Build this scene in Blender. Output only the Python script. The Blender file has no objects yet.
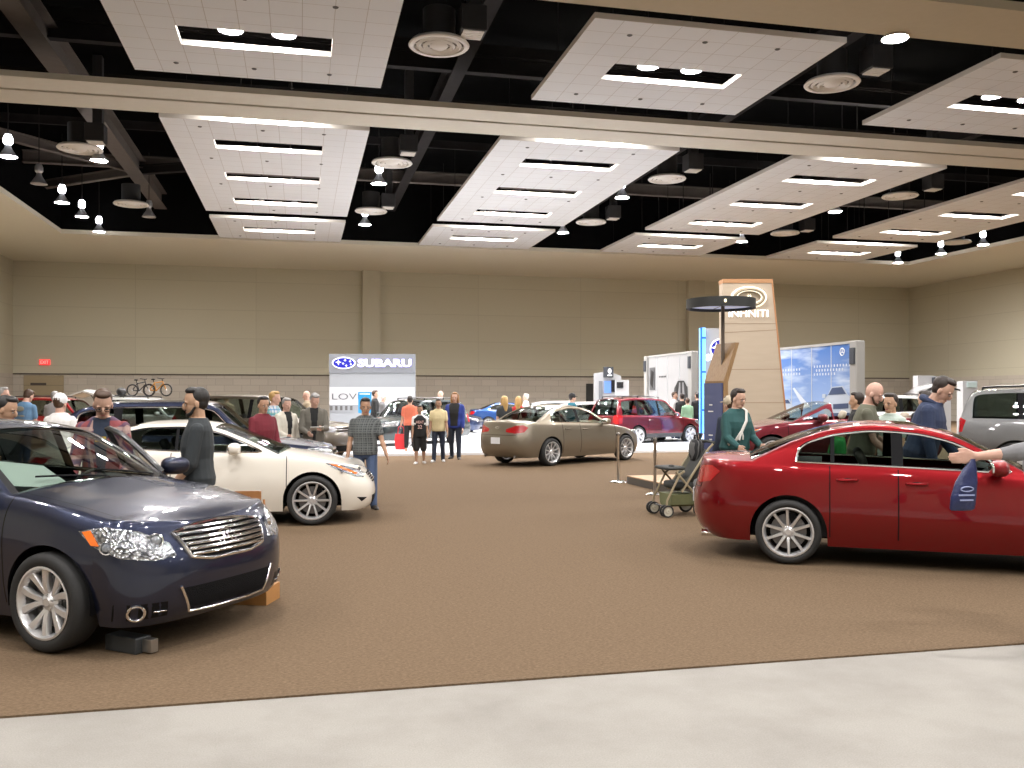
import bpy, bmesh, math, random
import numpy as np
from mathutils import Vector, Matrix
from mathutils.bvhtree import BVHTree

random.seed(7)
SC = bpy.context.scene
COL = SC.collection
PI = math.pi

# ------------------------------------------------------------------ camera frame of reference
F, YAW, CX, HY, CAMH = 913.0, math.radians(13.07), 512.0, 397.0, 1.75
_s, _c = math.sin(YAW), math.cos(YAW)
def ray(px, py):
    dx = (px - CX) / F
    return (_s + _c * dx, _c - _s * dx, (HY - py) / F)
def on_plane(px, py, z=0.0):
    r = ray(px, py); k = (z - CAMH) / r[2]
    return Vector((r[0] * k, r[1] * k, z))
def at_depth(px, py, Z):
    r = ray(px, py)
    return Vector((r[0] * Z, r[1] * Z, CAMH + r[2] * Z))
def z_at(py, Z): return CAMH + (HY - py) / F * Z

# ------------------------------------------------------------------ materials
def nodes_of(name):
    m = bpy.data.materials.new(name); m.use_nodes = True
    nt = m.node_tree
    return m, nt, nt.nodes['Principled BSDF']
MATS = {}
def mat(name, col=(.5, .5, .5), rough=.5, metal=0., coat=0., spec=None, emit=None, es=0., noise=0., nscale=20., bump=0.):
    if name in MATS: return MATS[name]
    m, nt, b = nodes_of(name)
    b.inputs['Base Color'].default_value = (*col, 1)
    b.inputs['Roughness'].default_value = rough
    b.inputs['Metallic'].default_value = metal
    b.inputs['Coat Weight'].default_value = coat
    b.inputs['Coat Roughness'].default_value = .025
    if spec is not None: b.inputs['Specular IOR Level'].default_value = spec
    if emit:
        b.inputs['Emission Color'].default_value = (*emit, 1)
        b.inputs['Emission Strength'].default_value = es
    tc = nt.nodes.new('ShaderNodeTexCoord')
    n = nt.nodes.new('ShaderNodeTexNoise'); n.inputs['Scale'].default_value = nscale; n.inputs['Detail'].default_value = 3
    nt.links.new(tc.outputs['Object'], n.inputs['Vector'])
    mr = nt.nodes.new('ShaderNodeMapRange')
    mr.inputs['To Min'].default_value = 1 - noise; mr.inputs['To Max'].default_value = 1 + noise
    nt.links.new(n.outputs['Fac'], mr.inputs['Value'])
    vm = nt.nodes.new('ShaderNodeVectorMath'); vm.operation = 'SCALE'
    vm.inputs[0].default_value = col
    nt.links.new(mr.outputs[0], vm.inputs['Scale'])
    nt.links.new(vm.outputs[0], b.inputs['Base Color'])
    if bump:
        bp = nt.nodes.new('ShaderNodeBump'); bp.inputs['Strength'].default_value = bump; bp.inputs['Distance'].default_value = .02
        nt.links.new(n.outputs['Fac'], bp.inputs['Height']); nt.links.new(bp.outputs[0], b.inputs['Normal'])
    MATS[name] = m
    return m
def glass(name, tint, refl=.08, rough=.0):
    if name in MATS: return MATS[name]
    m = bpy.data.materials.new(name); m.use_nodes = True; nt = m.node_tree
    for n in list(nt.nodes): nt.nodes.remove(n)
    o = nt.nodes.new('ShaderNodeOutputMaterial'); mx = nt.nodes.new('ShaderNodeMixShader')
    t = nt.nodes.new('ShaderNodeBsdfTransparent'); g = nt.nodes.new('ShaderNodeBsdfGlossy')
    lw = nt.nodes.new('ShaderNodeLayerWeight'); lw.inputs['Blend'].default_value = .25
    mr = nt.nodes.new('ShaderNodeMapRange'); mr.inputs['To Min'].default_value = refl; mr.inputs['To Max'].default_value = .75
    t.inputs[0].default_value = (*tint, 1); g.inputs['Roughness'].default_value = rough
    nt.links.new(lw.outputs['Fresnel'], mr.inputs['Value']); nt.links.new(mr.outputs[0], mx.inputs[0])
    nt.links.new(t.outputs[0], mx.inputs[1]); nt.links.new(g.outputs[0], mx.inputs[2]); nt.links.new(mx.outputs[0], o.inputs[0])
    MATS[name] = m
    return m
def paint(name, col, metal=.35, rough=.38):
    if name in MATS: return MATS[name]
    m = mat(name, col, rough, metal, coat=1., noise=.05, nscale=900)
    return m
def node_mat(name, fn):
    """fn(nt, bsdf, N, L) builds the colour graph"""
    if name in MATS: return MATS[name]
    m, nt, b = nodes_of(name)
    def N(t, **kw):
        n = nt.nodes.new(t)
        for k, v in kw.items():
            if k.startswith('_'): setattr(n, k[1:], v)
            else: n.inputs[k.replace('__', ' ')].default_value = v
        return n
    fn(nt, b, N, nt.links.new)
    MATS[name] = m
    return m

# ------------------------------------------------------------------ mesh builder
class MB:
    def __init__(s): s.v = []; s.f = []; s.m = []
    def add(s, verts, faces, m=0, M=None):
        k = len(s.v)
        if M is not None: verts = [M @ Vector(p) for p in verts]
        s.v.extend([tuple(p) for p in verts])
        s.f.extend([tuple(i + k for i in f) for f in faces]); s.m.extend([m] * len(faces))
        return s
    def box(s, c, d, m=0, M=None):
        x, y, z = c; a, b, e = d[0] / 2, d[1] / 2, d[2] / 2
        v = [(x + i * a, y + j * b, z + k * e) for i in (-1, 1) for j in (-1, 1) for k in (-1, 1)]
        return s.add(v, [(0, 1, 3, 2), (4, 6, 7, 5), (0, 4, 5, 1), (2, 3, 7, 6), (0, 2, 6, 4), (1, 5, 7, 3)], m, M)
    def rbox(s, c, d, r=.02, m=0, M=None, seg=2):
        bm = bmesh.new(); bmesh.ops.create_cube(bm, size=1)
        for v in bm.verts: v.co = Vector((v.co.x * d[0], v.co.y * d[1], v.co.z * d[2]))
        bmesh.ops.bevel(bm, geom=list(bm.edges), offset=r, segments=seg, affect='EDGES', profile=.5)
        bm.verts.index_update()
        vs = [v.co + Vector(c) for v in bm.verts]; fs = [tuple(v.index for v in f.verts) for f in bm.faces]
        bm.free()
        return s.add(vs, fs, m, M)
    def tube(s, pts, r, n=8, closed=False, m=0, M=None, cap=True, flat=1.):
        P = [Vector(p) for p in pts]; L = len(P)
        rr = r if isinstance(r, (list, tuple)) else [r] * L
        vs = []; nrm = None
        for i in range(L):
            if closed: t = P[(i + 1) % L] - P[i - 1]
            else: t = P[min(i + 1, L - 1)] - P[max(i - 1, 0)]
            if t.length < 1e-9: t = Vector((0, 0, 1))
            t.normalize()
            if nrm is None:
                a = Vector((0, 0, 1)) if abs(t.z) < .9 else Vector((1, 0, 0))
                nrm = t.cross(a).normalized()
            else:
                nrm = (nrm - t * nrm.dot(t))
                nrm = nrm.normalized() if nrm.length > 1e-6 else t.orthogonal().normalized()
            b = t.cross(nrm)
            for k in range(n):
                a = 2 * PI * k / n
                vs.append(P[i] + (nrm * math.cos(a) + b * math.sin(a) * flat) * rr[i])
        fs = []
        for i in range(L if closed else L - 1):
            j = (i + 1) % L
            for k in range(n): fs.append((i * n + k, i * n + (k + 1) % n, j * n + (k + 1) % n, j * n + k))
        if cap and not closed:
            fs.append(tuple(range(n - 1, -1, -1))); fs.append(tuple((L - 1) * n + k for k in range(n)))
        return s.add(vs, fs, m, M)
    def lathe(s, prof, n=32, m=0, M=None, closed=False):
        """profile of (r, z) spun round z"""
        vs = []; fs = []; L = len(prof)
        for r, z in prof:
            for k in range(n):
                a = 2 * PI * k / n; vs.append((r * math.cos(a), r * math.sin(a), z))
        for i in range(L if closed else L - 1):
            j = (i + 1) % L
            for k in range(n): fs.append((i * n + k, i * n + (k + 1) % n, j * n + (k + 1) % n, j * n + k))
        return s.add(vs, fs, m, M)
    def ell(s, c, r, nu=16, nv=10, m=0, M=None, e1=1., e2=1.):
        f = lambda w, e: math.copysign(abs(w) ** e, w)
        vs = []; fs = []
        for i in range(nv + 1):
            t = -PI / 2 + PI * i / nv
            for k in range(nu):
                a = 2 * PI * k / nu
                vs.append((c[0] + r[0] * f(math.cos(t), e1) * f(math.cos(a), e2), c[1] + r[1] * f(math.cos(t), e1) * f(math.sin(a), e2), c[2] + r[2] * f(math.sin(t), e1)))
        for i in range(nv):
            for k in range(nu): fs.append((i * nu + k, i * nu + (k + 1) % nu, (i + 1) * nu + (k + 1) % nu, (i + 1) * nu + k))
        return s.add(vs, fs, m, M)
    def loft(s, rings, m=0, M=None, cap=True):
        n = len(rings[0]); vs = [p for r in rings for p in r]; fs = []
        for i in range(len(rings) - 1):
            for k in range(n): fs.append((i * n + k, i * n + (k + 1) % n, (i + 1) * n + (k + 1) % n, (i + 1) * n + k))
        if cap:
            fs.append(tuple(range(n - 1, -1, -1))); fs.append(tuple((len(rings) - 1) * n + k for k in range(n)))
        return s.add(vs, fs, m, M)
    def prism(s, poly, z0, z1, m=0, M=None):
        n = len(poly)
        vs = [(x, y, z0) for x, y in poly] + [(x, y, z1) for x, y in poly]
        fs = [tuple(range(n - 1, -1, -1)), tuple(range(n, 2 * n))] + [(k, (k + 1) % n, n + (k + 1) % n, n + k) for k in range(n)]
        return s.add(vs, fs, m, M)
    def text(s, txt, width=None, height=None, depth=.01, m=0, M=None, bold=0.):
        cu = bpy.data.curves.new('t', 'FONT'); cu.body = txt; cu.extrude = .02; cu.offset = bold; cu.resolution_u = 3
        ob = bpy.data.objects.new('t', cu); COL.objects.link(ob)
        dg = bpy.context.evaluated_depsgraph_get(); me = bpy.data.meshes.new_from_object(ob.evaluated_get(dg))
        co = np.array([v.co[:] for v in me.vertices]); fs = [tuple(p.vertices) for p in me.polygons]
        bpy.data.objects.remove(ob); bpy.data.curves.remove(cu); bpy.data.meshes.remove(me)
        lo, hi = co.min(0), co.max(0); c = (lo + hi) / 2; d = hi - lo
        sx = width / d[0] if width else height / d[1]
        sy = height / d[1] if height else sx
        co = (co - c) * np.array([sx, sy, depth / max(d[2], 1e-6)])
        return s.add([tuple(p) for p in co], fs, m, M)
    def build(s, name, mats, parent=None, smooth=35, loc=None, recalc=True, weld=0):
        me = bpy.data.meshes.new(name); me.from_pydata(s.v, [], s.f)
        if not isinstance(mats, (list, tuple)): mats = [mats]
        for q in mats: me.materials.append(q)
        me.polygons.foreach_set('material_index', s.m)
        if recalc or weld:
            bm = bmesh.new(); bm.from_mesh(me)
            if weld: bmesh.ops.remove_doubles(bm, verts=bm.verts, dist=weld)
            bmesh.ops.recalc_face_normals(bm, faces=bm.faces); bm.to_mesh(me); bm.free()
        if smooth:
            me.shade_smooth()
            if smooth < 180: me.set_sharp_from_angle(angle=math.radians(smooth))
        me.update()
        o = bpy.data.objects.new(name, me); COL.objects.link(o)
        if parent is not None: o.parent = parent
        if loc is not None: o.location = loc
        return o

def tag(o, label=None, cat=None, group=None, kind=None):
    if label: o['label'] = label
    if cat: o['category'] = cat
    if group: o['group'] = group
    if kind: o['kind'] = kind
    return o
def empty(name, label, cat, loc=(0, 0, 0), rz=0., group=None):
    o = bpy.data.objects.new(name, None); COL.objects.link(o); o.empty_display_size = .2
    o.location = loc; o.rotation_euler = (0, 0, rz)
    return tag(o, label, cat, group)
def kids(o): return [c for c in o.children]
def dup(o, loc=None, rz=None, label=None, parent=None):
    c = o.copy(); COL.objects.link(c)
    if parent is not None: c.parent = parent
    if loc is not None: c.location = loc
    if rz is not None: c.rotation_euler = (0, 0, rz)
    if label: c['label'] = label
    for ch in kids(o): dup(ch, parent=c)
    return c
def TR(loc=(0, 0, 0), rx=0., ry=0., rz=0., sc=None):
    M = Matrix.Translation(loc) @ Matrix.Rotation(rz, 4, 'Z') @ Matrix.Rotation(ry, 4, 'Y') @ Matrix.Rotation(rx, 4, 'X')
    if sc is not None: M = M @ Matrix.Diagonal((*sc, 1))
    return M
def pch(pts):
    """monotone cubic through (x, y) points"""
    p = sorted(pts); X = np.array([a for a, b in p], float); Y = np.array([b for a, b in p], float)
    h = np.diff(X); d = np.diff(Y) / h; n = len(X); m = np.zeros(n)
    if n == 2: m[:] = d[0]
    else:
        m[0], m[-1] = d[0], d[-1]
        for i in range(1, n - 1):
            if d[i - 1] * d[i] > 0:
                w1, w2 = 2 * h[i] + h[i - 1], h[i] + 2 * h[i - 1]
                m[i] = (w1 + w2) / (w1 / d[i - 1] + w2 / d[i])
    def f(x):
        x = min(max(x, X[0]), X[-1]); i = int(min(max(np.searchsorted(X, x) - 1, 0), n - 2))
        t = (x - X[i]) / h[i]
        return float((2*t**3 - 3*t*t + 1) * Y[i] + (t**3 - 2*t*t + t) * h[i] * m[i] + (-2*t**3 + 3*t*t) * Y[i+1] + (t**3 - t*t) * h[i] * m[i+1])
    return f

# common materials
M_BLACK = mat('black_plastic', (.006, .006, .007), .45, spec=.1)
M_DARKTRIM = mat('dark_trim', (.02, .02, .022), .3)
M_RUBBER = mat('tyre_rubber', (.018, .018, .018), .75, noise=.2, nscale=60)
M_RIM = mat('rim_silver', (.74, .74, .75), .3, .7, noise=.04)
M_DISC = mat('brake_steel', (.22, .22, .23), .4, .8)
M_CHROME = mat('chrome', (.88, .88, .90), .14, 1.)
M_LIGHT = None
def _hl(nt, b, N, L):
    tc = N('ShaderNodeTexCoord'); v = N('ShaderNodeTexVoronoi', Scale=46.)
    L(tc.outputs['Object'], v.inputs['Vector'])
    cr = N('ShaderNodeValToRGB'); cr.color_ramp.elements[0].color = (.85, .87, .9, 1); cr.color_ramp.elements[1].color = (.10, .105, .12, 1)  # bright and dark cells paint the reflector's sparkle into the colour
    cr.color_ramp.elements[1].position = .75
    L(v.outputs['Distance'], cr.inputs['Fac']); L(cr.outputs[0], b.inputs['Base Color'])
    bp = N('ShaderNodeBump', Strength=.3, Distance=.02); L(v.outputs['Distance'], bp.inputs['Height']); L(bp.outputs[0], b.inputs['Normal'])
    b.inputs['Metallic'].default_value = .75; b.inputs['Roughness'].default_value = .2; b.inputs['Coat Weight'].default_value = 1
M_LIGHT = node_mat('headlamp_reflector', _hl)
M_AMBER = mat('amber_lens', (.9, .18, .02), .15, coat=1)
M_TAIL = mat('red_lens', (.33, .004, .008), .12, coat=1, emit=(.8, .01, .01), es=.06, noise=.3, nscale=40)
M_GLASS = glass('clear_tinted_glass', (.55, .62, .58), .07)
M_GLASSD = glass('dark_tinted_glass', (.10, .12, .12), .10)
M_GLASSM = glass('mid_tinted_glass', (.28, .33, .31), .09)
M_WHITE = mat('white_card', (.82, .83, .82), .6)
M_PLATE = mat('plate_white', (.75, .76, .78), .4)
# ------------------------------------------------------------------ cars
def wheel_parts(r, tw, n, double, style, rimcol=None):
    """meshes for a wheel spun on +y with its outer face towards +y"""
    rr = r * (.64 if style == 'suv' else .715 if style == 'y' else .755)
    A = Matrix.Rotation(-PI / 2, 4, 'X')       # lathe z -> +y
    t = MB(); h = tw / 2
    t.lathe([(rr, -h * .8), (rr + .015, -h * .95), (r - .035, -h), (r - .008, -h * .8), (r, -h * .4), (r, h * .4), (r - .008, h * .8), (r - .035, h), (rr + .02, h * .97), (rr, h * .8)], 40, 0, A)
    b = MB()
    b.lathe([(rr + .004, -h * .85), (rr - .012, -h * .6), (rr - .03, 0), (rr - .02, h * .5), (rr - .014, h * .7), (rr + .004, h * .86), (rr + .006, h * .93), (rr - .008, h * .95), (rr - .02, h * .8), (rr - .03, h * .55)], 40, 0, A)
    b.lathe([(0, h * .66), (.028, h * .66), (.034, h * .6), (.062, h * .5), (.075, h * .35), (.07, .0)], 20, 0, A)
    for k in range(n):
        base = 2 * PI * k / n
        for sgn in ((-1, 1) if double else (0,)):
            d1 = sgn * .55 * PI / n * (.95 if style == 'y' else .8); d0 = sgn * .22 * PI / n
            sec = []
            for q, (fr, yy, w, th) in enumerate([(.045, .50, .020, .05), (.35, .66, .017, .045), (.7, .74, .015, .04), (1.0, .80, .017, .035)]):
                rad = .04 + (rr - .018 - .04) * fr
                if style == 'wide': w = .030 + .016 * fr
                elif style == 'y': w = .017 + .014 * fr
                elif style == 'suv': w = .026 + .02 * fr
                elif style == 'thin': w = .014 + .002 * fr
                a = base + d0 + (d1 - d0) * fr
                c = Vector((math.cos(a) * rad, yy * h, math.sin(a) * rad)); tn = Vector((-math.sin(a), 0, math.cos(a)))
                sec.append([c + tn * w * .7 + Vector((0, 0, 0)), c + tn * w - Vector((0, .012, 0)), c + tn * w * .9 - Vector((0, th, 0)), c - tn * w * .9 - Vector((0, th, 0)), c - tn * w - Vector((0, .012, 0)), c - tn * w * .7])
            b.loft(sec, 0)
    for k in range(5):
        a = 2 * PI * k / 5 + .3
        b.tube([(math.cos(a) * .048, h * .5, math.sin(a) * .048), (math.cos(a) * .048, h * .62, math.sin(a) * .048)], .007, 6)
    d = MB()
    d.lathe([(.05, h * .1), (rr * .72, h * .1), (rr * .72, -h * .1), (.05, -h * .1)], 28, 0, A)
    d.lathe([(rr - .032, -h * .5), (0.0, -h * .5)], 28, 1, A)
    a = 2.2
    d.box((math.cos(a) * rr * .62, h * .05, math.sin(a) * rr * .62), (.07, .09, .11), 1)
    return b, t, d

def seat_mesh(b, x, y, w=.5, back=24, m=0, bh=.62, head=True, z=.34):
    """front-facing seat: cushion, back, headrest as soft blocks"""
    b.ell((x, y, z + .08), (.27, w / 2, .10), 14, 8, m, e1=.5, e2=.45)
    R = TR((x - .24, y, z + .10), ry=math.radians(-back))
    b.ell((0, 0, bh / 2), (.085, w / 2, bh / 2), 14, 10, m, R, .45, .5)
    if head:
        b.ell((.02, 0, bh + .12), (.05, .13, .085), 12, 8, m, R, .6, .6)
        for s in (-1, 1): b.tube([(0.01, s * .05, bh - .03), (0.02, s * .05, bh + .08)], .007, 6, m=m, M=R)

def make_car(S, paintm, name, label, cat='car', group=None, interior=(.05, .05, .055), loc=(0, 0, 0), rz=0., gl=None, detail=2):
    root = empty(name, label, cat, loc, rz, group)
    wb, r, W, sill = S['wb'], S['r'], S['W'], S.get('sill', .2)
    ra = r + S.get('gap', .05); zax = r
    XF, XR = pch(S['xf']), pch(S['xr'])
    plan, zs, zc, zd = pch(S['plan']), pch(S['zs']), pch(S['zc']), pch(S['zd'])
    SIL = pch(S['gh']); xA0 = max(p[0] for p in S['gh']); xC0 = min(p[0] for p in S['gh'])
    hf, hr = S['hf'], S['hr']; tum = S.get('tum', .42)
    zn, zt = S['zn'], S['zt']
    xcF = S.get('xcF', ra + .015); xcR = S.get('xcR', -wb - ra - .015)
    nF, nR = S.get('nF', 2.4), S.get('nR', 2.7)
    gl = gl or {}
    gf, gr_, gw = gl.get('front', M_GLASS), gl.get('rear', M_GLASSM), gl.get('wind', M_GLASS)
    inset = S.get('inset', .055)
    def sl(x): return (SIL(x + .01) - SIL(x - .01)) / .02
    def gb(x): return zs(x) + .028
    def gtraw(x): return SIL(x) - inset * math.sqrt(1 + min(abs(sl(x)), 2.5) ** 2)
    xDr = S['dlo_r']; Lr = S.get('dlo_L', .10)
    xq = np.linspace(xA0, xA0 - 1.2, 241); xDf = next((x for x in xq if gtraw(x) > gb(x) + .012), xA0 - .15)
    def gt(x):
        if x > xDf + 1e-6 or x < xDr - 1e-6: return gb(x)
        g = max(0., gtraw(x) - gb(x))
        d = x - xDr
        if d < Lr: g *= max(0., 1 - ((Lr - d) / Lr) ** 3) ** (1 / 3)
        return gb(x) + g
    secc = pch(S.get('sec', [(0, .925), (.10, .95), (.30, .99), (.48, 1.), (.66, .985), (.80, .967), (.92, .945), (.97, .93), (1, .912)]))
    def side_y(x, z, zsh): return W * plan(x) * secc((z - sill) / (zsh - sill))
    conv = S.get('convertible', False)
    # --- columns
    xs = set()
    for q in np.linspace(xcR, xcF, int((xcF - xcR) / .065)): xs.add(round(float(q), 4))
    for xa in (0., -wb):
        for th in np.linspace(0, PI, 19):
            xs.add(round(xa + ra * math.cos(th), 4))
        for e in (-1, 1):
            xs.add(round(xa + e * (ra + .003), 4))
    for q in (xA0, xC0, xDf, xDr, hf, hr, S['b'][0], S['b'][1]): xs.add(round(q, 4))
    for q in np.linspace(0, 1, 6): xs.add(round(xDr + Lr * (1 - math.cos(q * PI / 2)), 4))
    if S.get('steep'):
        for q in np.linspace(0, S['steep'], 14): xs.add(round(xC0 + float(q), 4))
    for q in S['cuts']:
        xs.add(round(q - .006, 4)); xs.add(round(q + .006, 4))
    xs = sorted((x for x in xs if xcR - 1e-6 <= x <= xcF + 1e-6), reverse=True)
    keep = [xs[0]]
    must = {round(q, 4) for q in (xA0, xC0, xDf, xDr, hf, hr, *S['b'])} | {round(q + e, 4) for q in S['cuts'] for e in (-.006, .006)}
    for x in xs[1:]:
        if keep[-1] - x > .0028: keep.append(x)
        elif x in must: keep[-1] = x
    xs = keep
    NF = 13
    cols = [('f', PI / 2 * k / NF) for k in range(NF)] + [('s', x) for x in xs] + [('r', PI / 2 * (1 - (k + 1) / NF)) for k in range(NF)]
    taus = [0, .05, .12, .2, .3, .4, .5, .6, .68, .76, .83, .89, .94, .975, 1.]
    clad = S.get('clad', 0)
    V = []; Fc = []   # shell verts, faces (idx, tag)
    vmap = {}
    def vid(p):
        k = (round(p[0], 5), round(p[1], 5), round(p[2], 5))
        if k not in vmap: vmap[k] = len(V); V.append(Vector(p))
        return vmap[k]
    def zbot(c):
        if c[0] == 'f': return S.get('zfb', sill)
        if c[0] == 'r': return S.get('zrb', sill + .02)
        x = c[1]
        for xa in (0., -wb):
            d = x - xa
            if abs(d) <= ra + 1e-4: return zax + math.sqrt(max(0, ra * ra - d * d))
        if x > 0: return S.get('zfb', sill)
        if x < -wb: return S.get('zrb', sill + .02)
        return sill
    def zsh(c):
        if c[0] == 's': return zs(c[1])
        k = math.sin(c[1]) ** 1.3
        return zn + (zs(xcF) - zn) * k if c[0] == 'f' else zt + (zs(xcR) - zt) * k
    def pt(c, z):
        zz = zsh(c)
        if c[0] == 's': return Vector((c[1], side_y(c[1], z, zz), z))
        xc, X, n = (xcF, XF, nF) if c[0] == 'f' else (xcR, XR, nR)
        co, si = math.cos(c[1]) ** (2 / n), math.sin(c[1]) ** (2 / n)
        w = side_y(xc, sill + (z - sill) / (zz - sill) * (zs(xc) - sill), zs(xc))
        return Vector((xc + (X(z) - xc) * co, w * si, z))
    G = []
    for c in cols:
        zz, zb = zsh(c), zbot(c)
        G.append([pt(c, max(zb, sill + (zz - sill) * t)) for t in taus])
    def face(pts, tg):
        for sgn in (1, -1):
            ids = []
            for p in pts:
                i = vid((p[0], p[1] * sgn, p[2]))
                if i not in ids: ids.append(i)
            if len(ids) >= 3:
                Fc.append((tuple(ids) if sgn > 0 else tuple(reversed(ids)), tg, sgn))
    cuts = sorted(S['cuts'], reverse=True)
    def coltag(c0, c1):
        if c0[0] != 's' or c1[0] != 's': return 'body'
        xm = (c0[1] + c1[1]) / 2
        for q in cuts:
            if abs(xm - q) < .006: return 'seam'
        for k in range(len(cuts) - 1):
            if cuts[k + 1] < xm < cuts[k]: return 'door%d' % k
        return 'body'
    for i in range(len(cols) - 1):
        tg = coltag(cols[i], cols[i + 1])
        for j in range(len(taus) - 1):
            t2 = tg
            if taus[j + 1] <= clad + 1e-6: t2 = 'clad'
            elif tg.startswith('door') and taus[j + 1] < .13: t2 = 'body'
            elif tg == 'seam' and taus[j + 1] < .13: t2 = 'body'
            elif j == 0: t2 = 'clad' if S.get('lowlip') else 'body'
            face([G[i][j], G[i + 1][j], G[i + 1][j + 1], G[i][j + 1]], t2)
    # hood and deck
    vs_ = [1, .95, .88, .872, .75, .6, .45, .3, .15, 0]
    def toprow(c, prof, P):
        out = []
        for v in vs_:
            z = P[2] + (prof(P[0]) - P[2]) * (1 - v ** 2.2)
            out.append(Vector((P[0], P[1] * v, z)))
        return out
    for i in range(len(cols) - 1):
        c0, c1 = cols[i], cols[i + 1]
        for nm, prof, ok in (('hood', zc, lambda c: c[0] == 'f' or (c[0] == 's' and c[1] >= xA0 - 1e-6)), ('trunk', zd, lambda c: c[0] == 'r' or (c[0] == 's' and c[1] <= xC0 + 1e-6))):
            if ok(c0) and ok(c1):
                a, b = toprow(c0, prof, G[i][-1]), toprow(c1, prof, G[i + 1][-1])
                for k in range(len(vs_) - 1):
                    tg = 'body' if k < 2 else ('seam' if k == 2 else nm)
                    if (c0[0] == 'f' or c0[0] == 'r') and k == 2: tg = 'body'
                    if nm == 'trunk' and not S.get('lid', True): tg = 'body'
                    face([a[k], b[k], b[k + 1], a[k + 1]], tg)
    # greenhouse
    zcA = zc(xA0 + .10); zdC = zd(xC0 - S.get('rb', .08))
    crown = pch([(xA0, zcA - zs(xA0) - .006), (hf, S.get('crown', .045)), (hr, S.get('crown', .045)), (xC0, zdC - SIL(xC0) - .004)] if hr > xC0 + .05 else [(xA0, zcA - zs(xA0)), (hf, .045), (xC0, .045)])
    fw = pch([(xC0, -S.get('rb', .08)), (hr, -.01), (hf, .03), (xA0, .10)])
    vr = [1, .965, .9, .893, .7, .45, .2, 0]
    gcols = [c for c in cols if c[0] == 's' and xC0 - 1e-6 <= c[1] <= xA0 + 1e-6]
    GR = {}; RF = {}
    for c in gcols:
        x = c[1]; z0 = zs(x); y0 = side_y(x, z0, z0); S_ = max(SIL(x), z0)
        def gy(z): return y0 - (0 if z <= z0 + 1e-6 else .01) - tum * (z - z0) - .10 * (z - z0) ** 2
        g0, g1 = min(gb(x), S_), min(gt(x), S_)
        zr = [z0, g0] + [g0 + (g1 - g0) * q for q in (.25, .5, .75, 1)] + [g1 + (S_ - g1) * .6, S_]
        GR[x] = [Vector((x, gy(z), z)) for z in zr]
        top = GR[x][-1]
        RF[x] = [Vector((x + fw(x) * (1 - v * v), top[1] * v, S_ + crown(x) * (1 - abs(v) ** 2.3))) for v in vr]
    bx0, bx1 = max(S['b']), min(S['b']); qp = S.get('q', None)
    for i in range(len(gcols) - 1):
        x0, x1 = gcols[i][1], gcols[i + 1][1]; xm = (x0 + x1) / 2
        a, b = GR[x0], GR[x1]
        ig = xDr < xm < xDf
        for k in range(len(a) - 1):
            tg = 'body'
            if 1 <= k <= 4 and ig:
                if bx1 < xm < bx0: tg = 'pillar'
                elif xm >= bx0: tg = 'gfront'
                else:
                    tg = 'grear'
                    if qp and qp[1] < xm < qp[0]: tg = 'pillar'
                    elif qp and xm <= qp[1]: tg = 'gquarter'
            if conv and x1 < hf - 1e-6 and k >= 1: continue
            face([a[k], b[k], b[k + 1], a[k + 1]], tg)
        a, b = RF[x0], RF[x1]
        for k in range(len(vr) - 1):
            tg = 'body' if k < 2 else 'roof'
            if xm > hf + .02:
                tg = 'body' if k < 1 else ('pillar' if k == 1 else 'wind')
            elif xm < hr - .02 and xm > xC0 + S.get('bl_low', 0):
                tg = 'body' if k < S.get('bl_k', 2) else ('pillar' if k == 2 else 'back')
            if conv and x1 < hf - 1e-6: continue
            face([a[k], b[k], b[k + 1], a[k + 1]], tg)
    # normals over the whole shell, kept when it is split into parts
    bm = bmesh.new(); bv = [bm.verts.new(p) for p in V]
    for f, tg, sg in Fc:
        try: bm.faces.new([bv[i] for i in f])
        except ValueError: pass
    bmesh.ops.recalc_face_normals(bm, faces=bm.faces)
    # keep orientation outward: test a side face
    bm.normal_update(); NRM = [v.normal.copy() for v in bm.verts]
    cen = Vector((-wb / 2, 0, .6)); flip = sum(1 if (v.co - cen).dot(v.normal) > 0 else -1 for v in bm.verts) < 0
    if flip: NRM = [-q for q in NRM]
    bm.free()
    bvh = BVHTree.FromPolygons([tuple(p) for p in V], [f for f, t, s in Fc])
    def sub(nm, sel, mats, matsel=lambda t: 0, parent=root, xform=None):
        idx = {}; vs = []; fs = []; ms = []; ns = []
        for f, tg, sg in Fc:
            if sel(tg, sg):
                q = []
                for i in f:
                    if i not in idx: idx[i] = len(vs); vs.append(V[i]); ns.append(NRM[i])
                    q.append(idx[i])
                # orient with the stored normals
                a, b_, c_ = V[f[0]], V[f[1]], V[f[2]]
                if (b_ - a).cross(c_ - a).dot(NRM[f[0]] + NRM[f[1]] + NRM[f[2]]) < 0: q.reverse()
                fs.append(q); ms.append(matsel(tg))
        if not fs: return None
        me = bpy.data.meshes.new(nm); me.from_pydata(vs, [], fs)
        for m_ in mats: me.materials.append(m_)
        me.polygons.foreach_set('material_index', ms); me.shade_smooth()
        me.normals_split_custom_set_from_vertices(ns); me.update()
        o = bpy.data.objects.new(nm, me); COL.objects.link(o); o.parent = parent
        return o
    opened = S.get('open', None)
    cladm = S.get('cladm', M_BLACK)
    nd = len(cuts) - 1
    body = sub('car_body', lambda t, s: t in ('body', 'seam', 'clad', 'roof') or (t == 'pillar'), [paintm, M_BLACK, cladm, S.get('roofm', paintm)], lambda t: {'body': 0, 'seam': 1, 'pillar': 1, 'clad': 2, 'roof': 3}.get(t, 0))
    sub('hood', lambda t, s: t == 'hood', [paintm])
    if S.get('lid', True): sub('trunk_lid', lambda t, s: t == 'trunk', [paintm])
    doors = {}
    for k in range(nd):
        for sg in (1, -1): doors[k, sg] = sub('car_door', lambda t, s, k=k, sg=sg: t == 'door%d' % k and s == sg, [paintm])
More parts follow.
